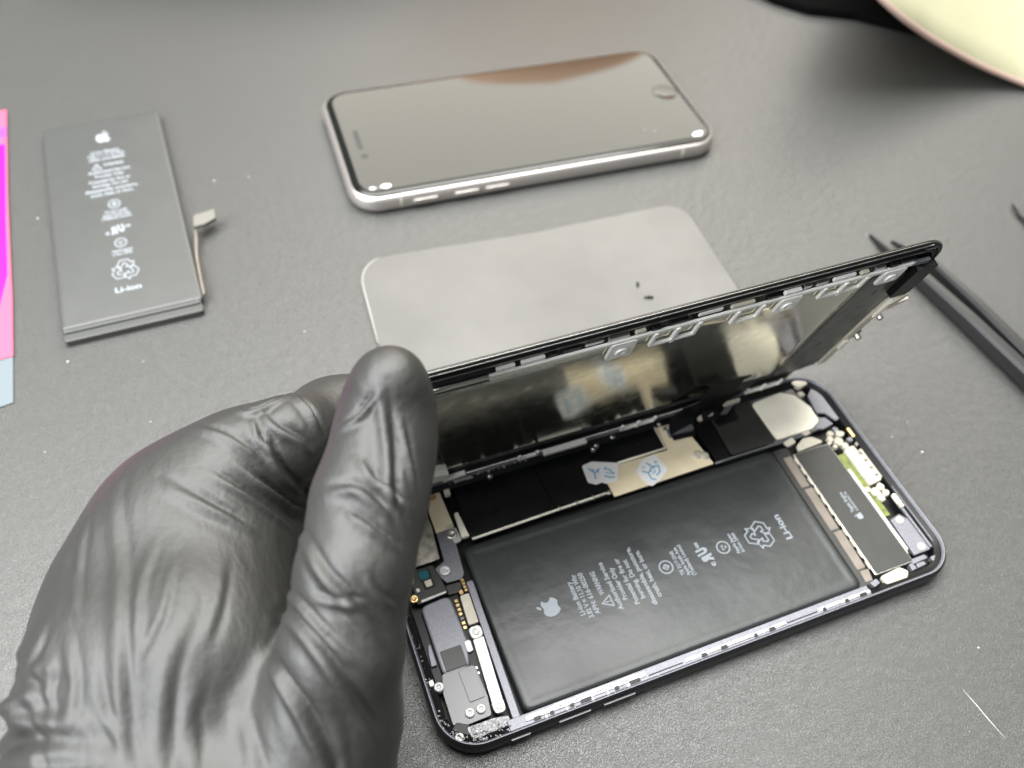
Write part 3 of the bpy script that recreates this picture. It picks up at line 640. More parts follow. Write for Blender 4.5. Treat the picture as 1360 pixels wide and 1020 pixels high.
for x, y, r in ((9.2, 6.6, 1.3), (11.8, 6.2, 1.1), (14.6, 6.6, 2.0), (LB - 10, 6.4, 2.4), (LB - 8, 7.4, 1.5), (LB - 27, 13, 1.2), (LB - 31, 15, 1.2)):
    k = 9; P = [(x + r * random.uniform(.6, 1.2) * math.cos(a * 6.283 / k), y + r * .6 * random.uniform(.6, 1.2) * math.sin(a * 6.283 / k)) for a in range(k)]
    prism('chip', P, 8.09, 8.2, M['sticker'] if r > 1.25 else M['blur_line'], pr, 0, .03)
for x0, x1 in ((24, 34), (41, 51), (54, 64)):
    box('side_button', x0, -.45, 2.6, x1, .4, 4.6, M['frame_pink'], pb, .3, .3)
for x in (19, LB - 19):
    lp = [[(x + s, y, z) for s in (-.5, .5)] for y, z in ((.5, 1.1), (0.02, 2.4), (-.04, 3.6), (.06, 5.0), (.55, 6.25))]
    vv = [p for R in lp for p in R]; link('antenna_band', vv, [(2 * i, 2 * i + 1, 2 * i + 3, 2 * i + 2) for i in range(4)], M['cream2'], pb)

# ---------------------------------------------------------------- frosted plate
PC = [(22.3, 104), (21.4, 141), (24.6, 183.8), (95, 177.4), (159.5, 176.0), (156.4, 124.7), (153.6, 104)]
pp = roundpoly(PC, [2, 0, 11, 0, 15, 0, 2], 8)
v, f = prism_data(pp, .15, 1.3, .35)
fo = link('rounded_plate', v, f, M['frost'], None); tag(fo, 'blank pale grey rounded plate lying flat behind the lifted display', 'plate')
ed_ = [p_ for p_ in pp if p_[0] < 34]
ed_ = sorted(ed_, key=lambda p_: (p_[1], p_[0]))
v, f = tube([(x + .25, y, 1.1) for x, y in ed_ if y > 108], .42, 6); link('pale_rim', v, f, M['frost_edge'], fo, True)
random.seed(6)
for (x, y, a, l) in ((120.6, 137.9, 1.2, 2.6), (121.6, 130.5, -.35, 3.4)):
    v, f = tube([(x - l / 2 * math.cos(a), y - l / 2 * math.sin(a), 1.6), (x, y, 2.0), (x + l / 2 * math.cos(a), y + l / 2 * math.sin(a), 1.7)], [.25, .5, .3], 6)
    tag(link('crumb', v, f, M['black'], None, True), 'tiny black scrap on the pale plate, the %s of the two' % ('farther' if y > 135 else 'nearer, flatter one'), 'crumb')

# ---------------------------------------------------------------- loose battery on the left
ang = math.atan2(177.2 - 298.0, -31.3 + 31.8)
ob = thing('loose_battery', 'flat grey phone battery with white print, lying loose at the left', 'battery', (-79.0, 178.6, 0), .008)
# local x 0..47.4, y 0..119.4
tpb = loft('cell', rings_rr(47.4, 119.4, 1.6, [(.5, .2), (.05, .8), (0, 2.6), (.15, 3.3), (.6, 3.6), (1.4, 3.68)], 5), M['battery2'], ob, cap1=True)
box('end_fold', .3, -4.6, .15, 46.6, .6, 2.5, M['battery2'], ob, 1.2, .4)
box('end_tape', .4, -1.2, 2.2, 46.4, 3.0, 3.35, M['battery2'], ob, 1.0, .4)
battery_print('printed_label', 23.5, 106.6, 0, 1.06, 1.235, 3.72, tpb)
ribbon('flex_cable', [(47.9, 2, 3.2), (48.1, 12, 3.3), (48.6, 24, 2.6), (49.9, 33, 2.8), (50.0, 36.0, 3.8)], 1.6, .6, M['foam'], ob, (.3, 0, 1))
v, f = tube(smoothpath([(47.8, 1.5, 3.5), (48.1, 14, 3.6), (48.6, 25, 3.1), (50.0, 35, 3.7)], 4), .3, 6); link('cable_edge', v, f, M['foam'], ob, True)
cn = prism('connector', [(50, 36.6), (51.2, 43), (59.2, 44.4), (58.8, 39), (54, 36.6)], 4.4, 6.0, M['foam2'], ob, .9, .3)

# ---------------------------------------------------------------- tweezers on the right
tz = thing('tweezers', 'black metal tweezers with two slim arms behind the raised display', 'tweezers', (0, 0, 0))
def arm(pts, ws, hs_):
    v = []; f = []
    for (x, y, z), w_, h in zip(pts, ws, hs_):
        w_ *= 1.12
        for a, b in ((-1, 0), (-1, .8), (-.6, 1), (.6, 1), (1, .8), (1, 0)): v.append((x + a * w_, y, z - h + b * h))
    n = 6
    for i in range(len(pts) - 1):
        for k in range(n): f.append((i * n + k, i * n + (k + 1) % n, (i + 1) * n + (k + 1) % n, (i + 1) * n + k))
    f += [tuple(range(n - 1, -1, -1)), tuple(range(len(v) - n, len(v)))]
    return link('arm', v, f, M['tweez'], tz)
M['tweez'] = mat('black_coated_metal', (.014, .014, .015), .36, 0, .6)
arm([(223.6, 134.5, 1.2), (222.9, 118, 4.6), (224.6, 105.4, 6.6), (226.6, 80.4, 7.5), (228.2, 54.7, 8), (229.9, 30, 8.5), (231.6, -5, 8.5)], [.35, 1.3, 1.9, 2.1, 2.2, 2.4, 2.6], [.9, 3.4, 5, 5.6, 6, 6.4, 6.6])
arm([(229.9, 128.5, 1.2), (232.2, 115.7, 4.6), (233.0, 107, 6.6), (234.1, 85.1, 7.5), (234.4, 61.7, 8), (234.6, 30, 8.5), (232.9, -5, 8.5)], [.35, 1.0, 1.5, 1.8, 2.0, 2.2, 2.4], [.9, 3.4, 5, 5.6, 6, 6.4, 6.6])
v, f = tube([(293, 131, 1.4), (291.2, 124, 1.4), (291.4, 116, 1.8), (295, 100, 3)], [.4, .9, 1.3, 2.2], 8)
tag(link('probe', v, f, M['tweez'], None, True), 'dark pointed tool tip just showing at the right edge of the table', 'tool')

# ---------------------------------------------------------------- printed box at the left edge
M['box_pink'] = mat('pink_card', (.50, .09, .17), .5); M['box_magenta'] = mat('magenta_print', (.55, .0, .36), .45)
M['box_grey'] = mat('blue_grey_card', (.14, .17, .19), .55); M['box_violet'] = mat('violet_print', (.22, .06, .35), .45)
cb = thing('printed_card', 'pink and magenta printed card over a blue grey card at the left edge', 'card')
prism('grey_card', [(-95.1, 186), (-95.9, 154.6), (-150, 146), (-150, 186)], 0.15, .45, M['box_grey'], cb, 0, .05)
prism('pink_card', [(-93.8, 322), (-94.8, 262), (-94.7, 201.7), (-95.2, 174.9), (-150, 170), (-150, 326)], .48, .8, M['box_pink'], cb, 0, .05)
prism('violet_print', [(-94.3, 309), (-94.4, 302), (-150, 298), (-150, 306)], .81, .84, M['box_violet'], cb, 0, 0)
prism('magenta_print', [(-95.0, 297), (-95.8, 250), (-96.0, 216), (-99.5, 197), (-150, 190), (-150, 292)], .85, .88, M['box_magenta'], cb, 0, 0)

# ---------------------------------------------------------------- yellow sheet, edge curling up, at the far right
ED = smoothpath([(263.9, 250.0, 55.0), (268.7, 231.1, 50.0), (274.5, 223.9, 45.0), (286.4, 219.1, 37.0), (305.7, 215.8, 26.0), (334.7, 209.6, 12.0), (359.7, 200.3, 3.0), (374.7, 184.4, 1.0), (386.9, 158.5, .8)], 6)
M['yellow'] = mat('pale_yellow_sheet', (.38, .368, .245), .6, 0, .3, var=(1.5, .03)); M['rimpink'] = mat('pale_pink_edge', (.42, .30, .25), .6)
dirv = Vector((.72, .69, 0)); v = []; f = []
for p in ED:
    for k in range(14):
        d = k * 26.0; z = p.z * max(0, 1 - (d / 330)) ** 1.0
        q = p + dirv * d; v.append((q.x, q.y, max(z, .6) + (1.2 if k else 0)))
K = 14
for i in range(len(ED) - 1):
    for k in range(K - 1): f.append((i * K + k, i * K + k + 1, (i + 1) * K + k + 1, (i + 1) * K + k))
ys = thing('yellow_sheet', 'pale yellow sheet with a lifted pinkish edge at the far right corner', 'sheet')
so = link('sheet_face', v, f, M['yellow'], ys, True)
mo = so.modifiers.new('thickness', 'SOLIDIFY'); mo.thickness = .012; mo.offset = -1
v, f = tube([p + Vector((.3, .3, .5)) for p in ED], 1.4, 8); link('folded_edge', v, f, M['rimpink'], ys, True)

# unseen orange-brown form, added to be mirrored in the far phone's glass
rb_ = []
for k in range(9):
    t = k / 8; s_ = math.sqrt(max(0, 1 - t ** 4)); z = 4 + 190 * t
    rb_.append([(265 + (130 * s_ + 2) * math.cos(a) , 530 + (48 * s_ + 2) * math.sin(a), z) for a in [2 * math.pi * i / 28 for i in range(28)]])
reflection_prop = loft('reflection_prop', rb_, mat('orange_brown_prop', (.95, .50, .24), .5, bump=(12, .2, .5)), None, True, True)
tag(reflection_prop, 'rounded orange brown form out of view, added for its reflection in the silver phone', 'reflection_prop')
# dark maroon roll just beyond the top edge of the view
v, f = tube(smoothpath([(-60, 455, 20), (0, 428, 21), (70, 420, 21), (140, 432, 21), (180, 450, 20)], 5), 20, 20)
tag(link('fabric_roll', v, f, mat('dark_maroon_cloth', (.04, .008, .012), .8, bump=(20, .5, .6)), None, True), 'dark maroon fabric roll lying at the far edge of the table above the loose battery', 'fabric roll')
# flat black slab added as the shade under the curled yellow sheet
shade_ob = prism('shade_patch', [(274, 330), (285, 306), (296, 292), (318, 280), (336, 262), (352, 246), (420, 250), (420, 420), (290, 420)], .1, 5, M['sheet_shade'], None, 5, 1.5)
tag(shade_ob, 'flat black patch standing in for the shade under the yellow sheet at the top edge', 'shade_patch')

# ---------------------------------------------------------------- gloved hand
JOINTS={'t0':(5.4,46.4,98.0,7.3),'t1':(4.4,44.8,92.0,8.5),'t2':(0.9,37.8,88.0,9.4),'t3':(-4.8,28.5,86.0,9.9),'t4':(-10.9,17.3,83.0,10.0),'t5':(-16.7,7.7,75.0,10.7),'t6':(-22.6,-0.2,62.0,13.0),'t7':(-30.3,-11.1,50.0,16.4),'i0':(10.3,73.0,54.6,7.6),'i1':(-3.0,74.2,53.8,8.6),'i2':(-15.6,63.3,66.0,8.9),'i3':(-27.5,62.3,64.0,9.5),'i4':(-38.0,60.2,60.0,10.1),'i5':(-47.3,55.2,56.0,11.4),'i6':(-56.0,43.1,54.0,12.8),'i7':(-60.0,25.2,55.0,15.0),'i8':(-67.5,3.1,48.0,15.7),'q0':(-16.7,74.3,44.0,8.0),'q1':(-27.6,60.9,40.0,9.6),'q2':(-35.4,42.6,40.0,11.5),'p0':(-39.0,48.4,54.0,14.0),'p1':(-43.4,22.0,56.0,15.9),'p2':(-51.7,0.6,46.0,19.0),'w0':(-59.7,-22.1,52.0,19.3),'w1':(-74.5,-51.9,50.0,19.1),'m0':(-51.4,66.3,45.0,9.9),'m1':(-46.7,79.1,40.0,8.4),'m2':(-34.4,76.4,34.0,8.2),'m3':(-27.7,64.7,30.0,7.4),'r0':(-62.8,57.5,38.0,10.6),'r1':(-57.3,81.1,24.0,8.8),'r2':(-43.9,78.7,16.0,8.3),'r3':(-36.3,59.5,20.0,7.1),'l0':(-71.2,46.5,30.0,11.2),'l1':(-68.6,66.4,16.0,7.8),'l2':(-55.2,64.6,10.0,7.2),'l3':(-44.9,50.1,14.0,6.2)}
CHAINS=[['t0', 't1', 't2', 't3', 't4', 't5', 't6', 't7'], ['i0', 'i1', 'i2', 'i3', 'i4', 'i5', 'i6', 'i7', 'i8'], ['p0', 'p1', 'p2'], ['i3', 'p0'], ['i4', 'p0'], ['i5', 'p1'], ['p2', 'w0', 'w1'], ['t7', 'w0'], ['i8', 'w0'], ['m0', 'm1', 'm2', 'm3'], ['r0', 'r1', 'r2', 'r3'], ['l0', 'l1', 'l2', 'l3'], ['i5', 'm0'], ['i6', 'r0'], ['i7', 'l0'], ['l0', 'p2'], ['p1', 'r0']]
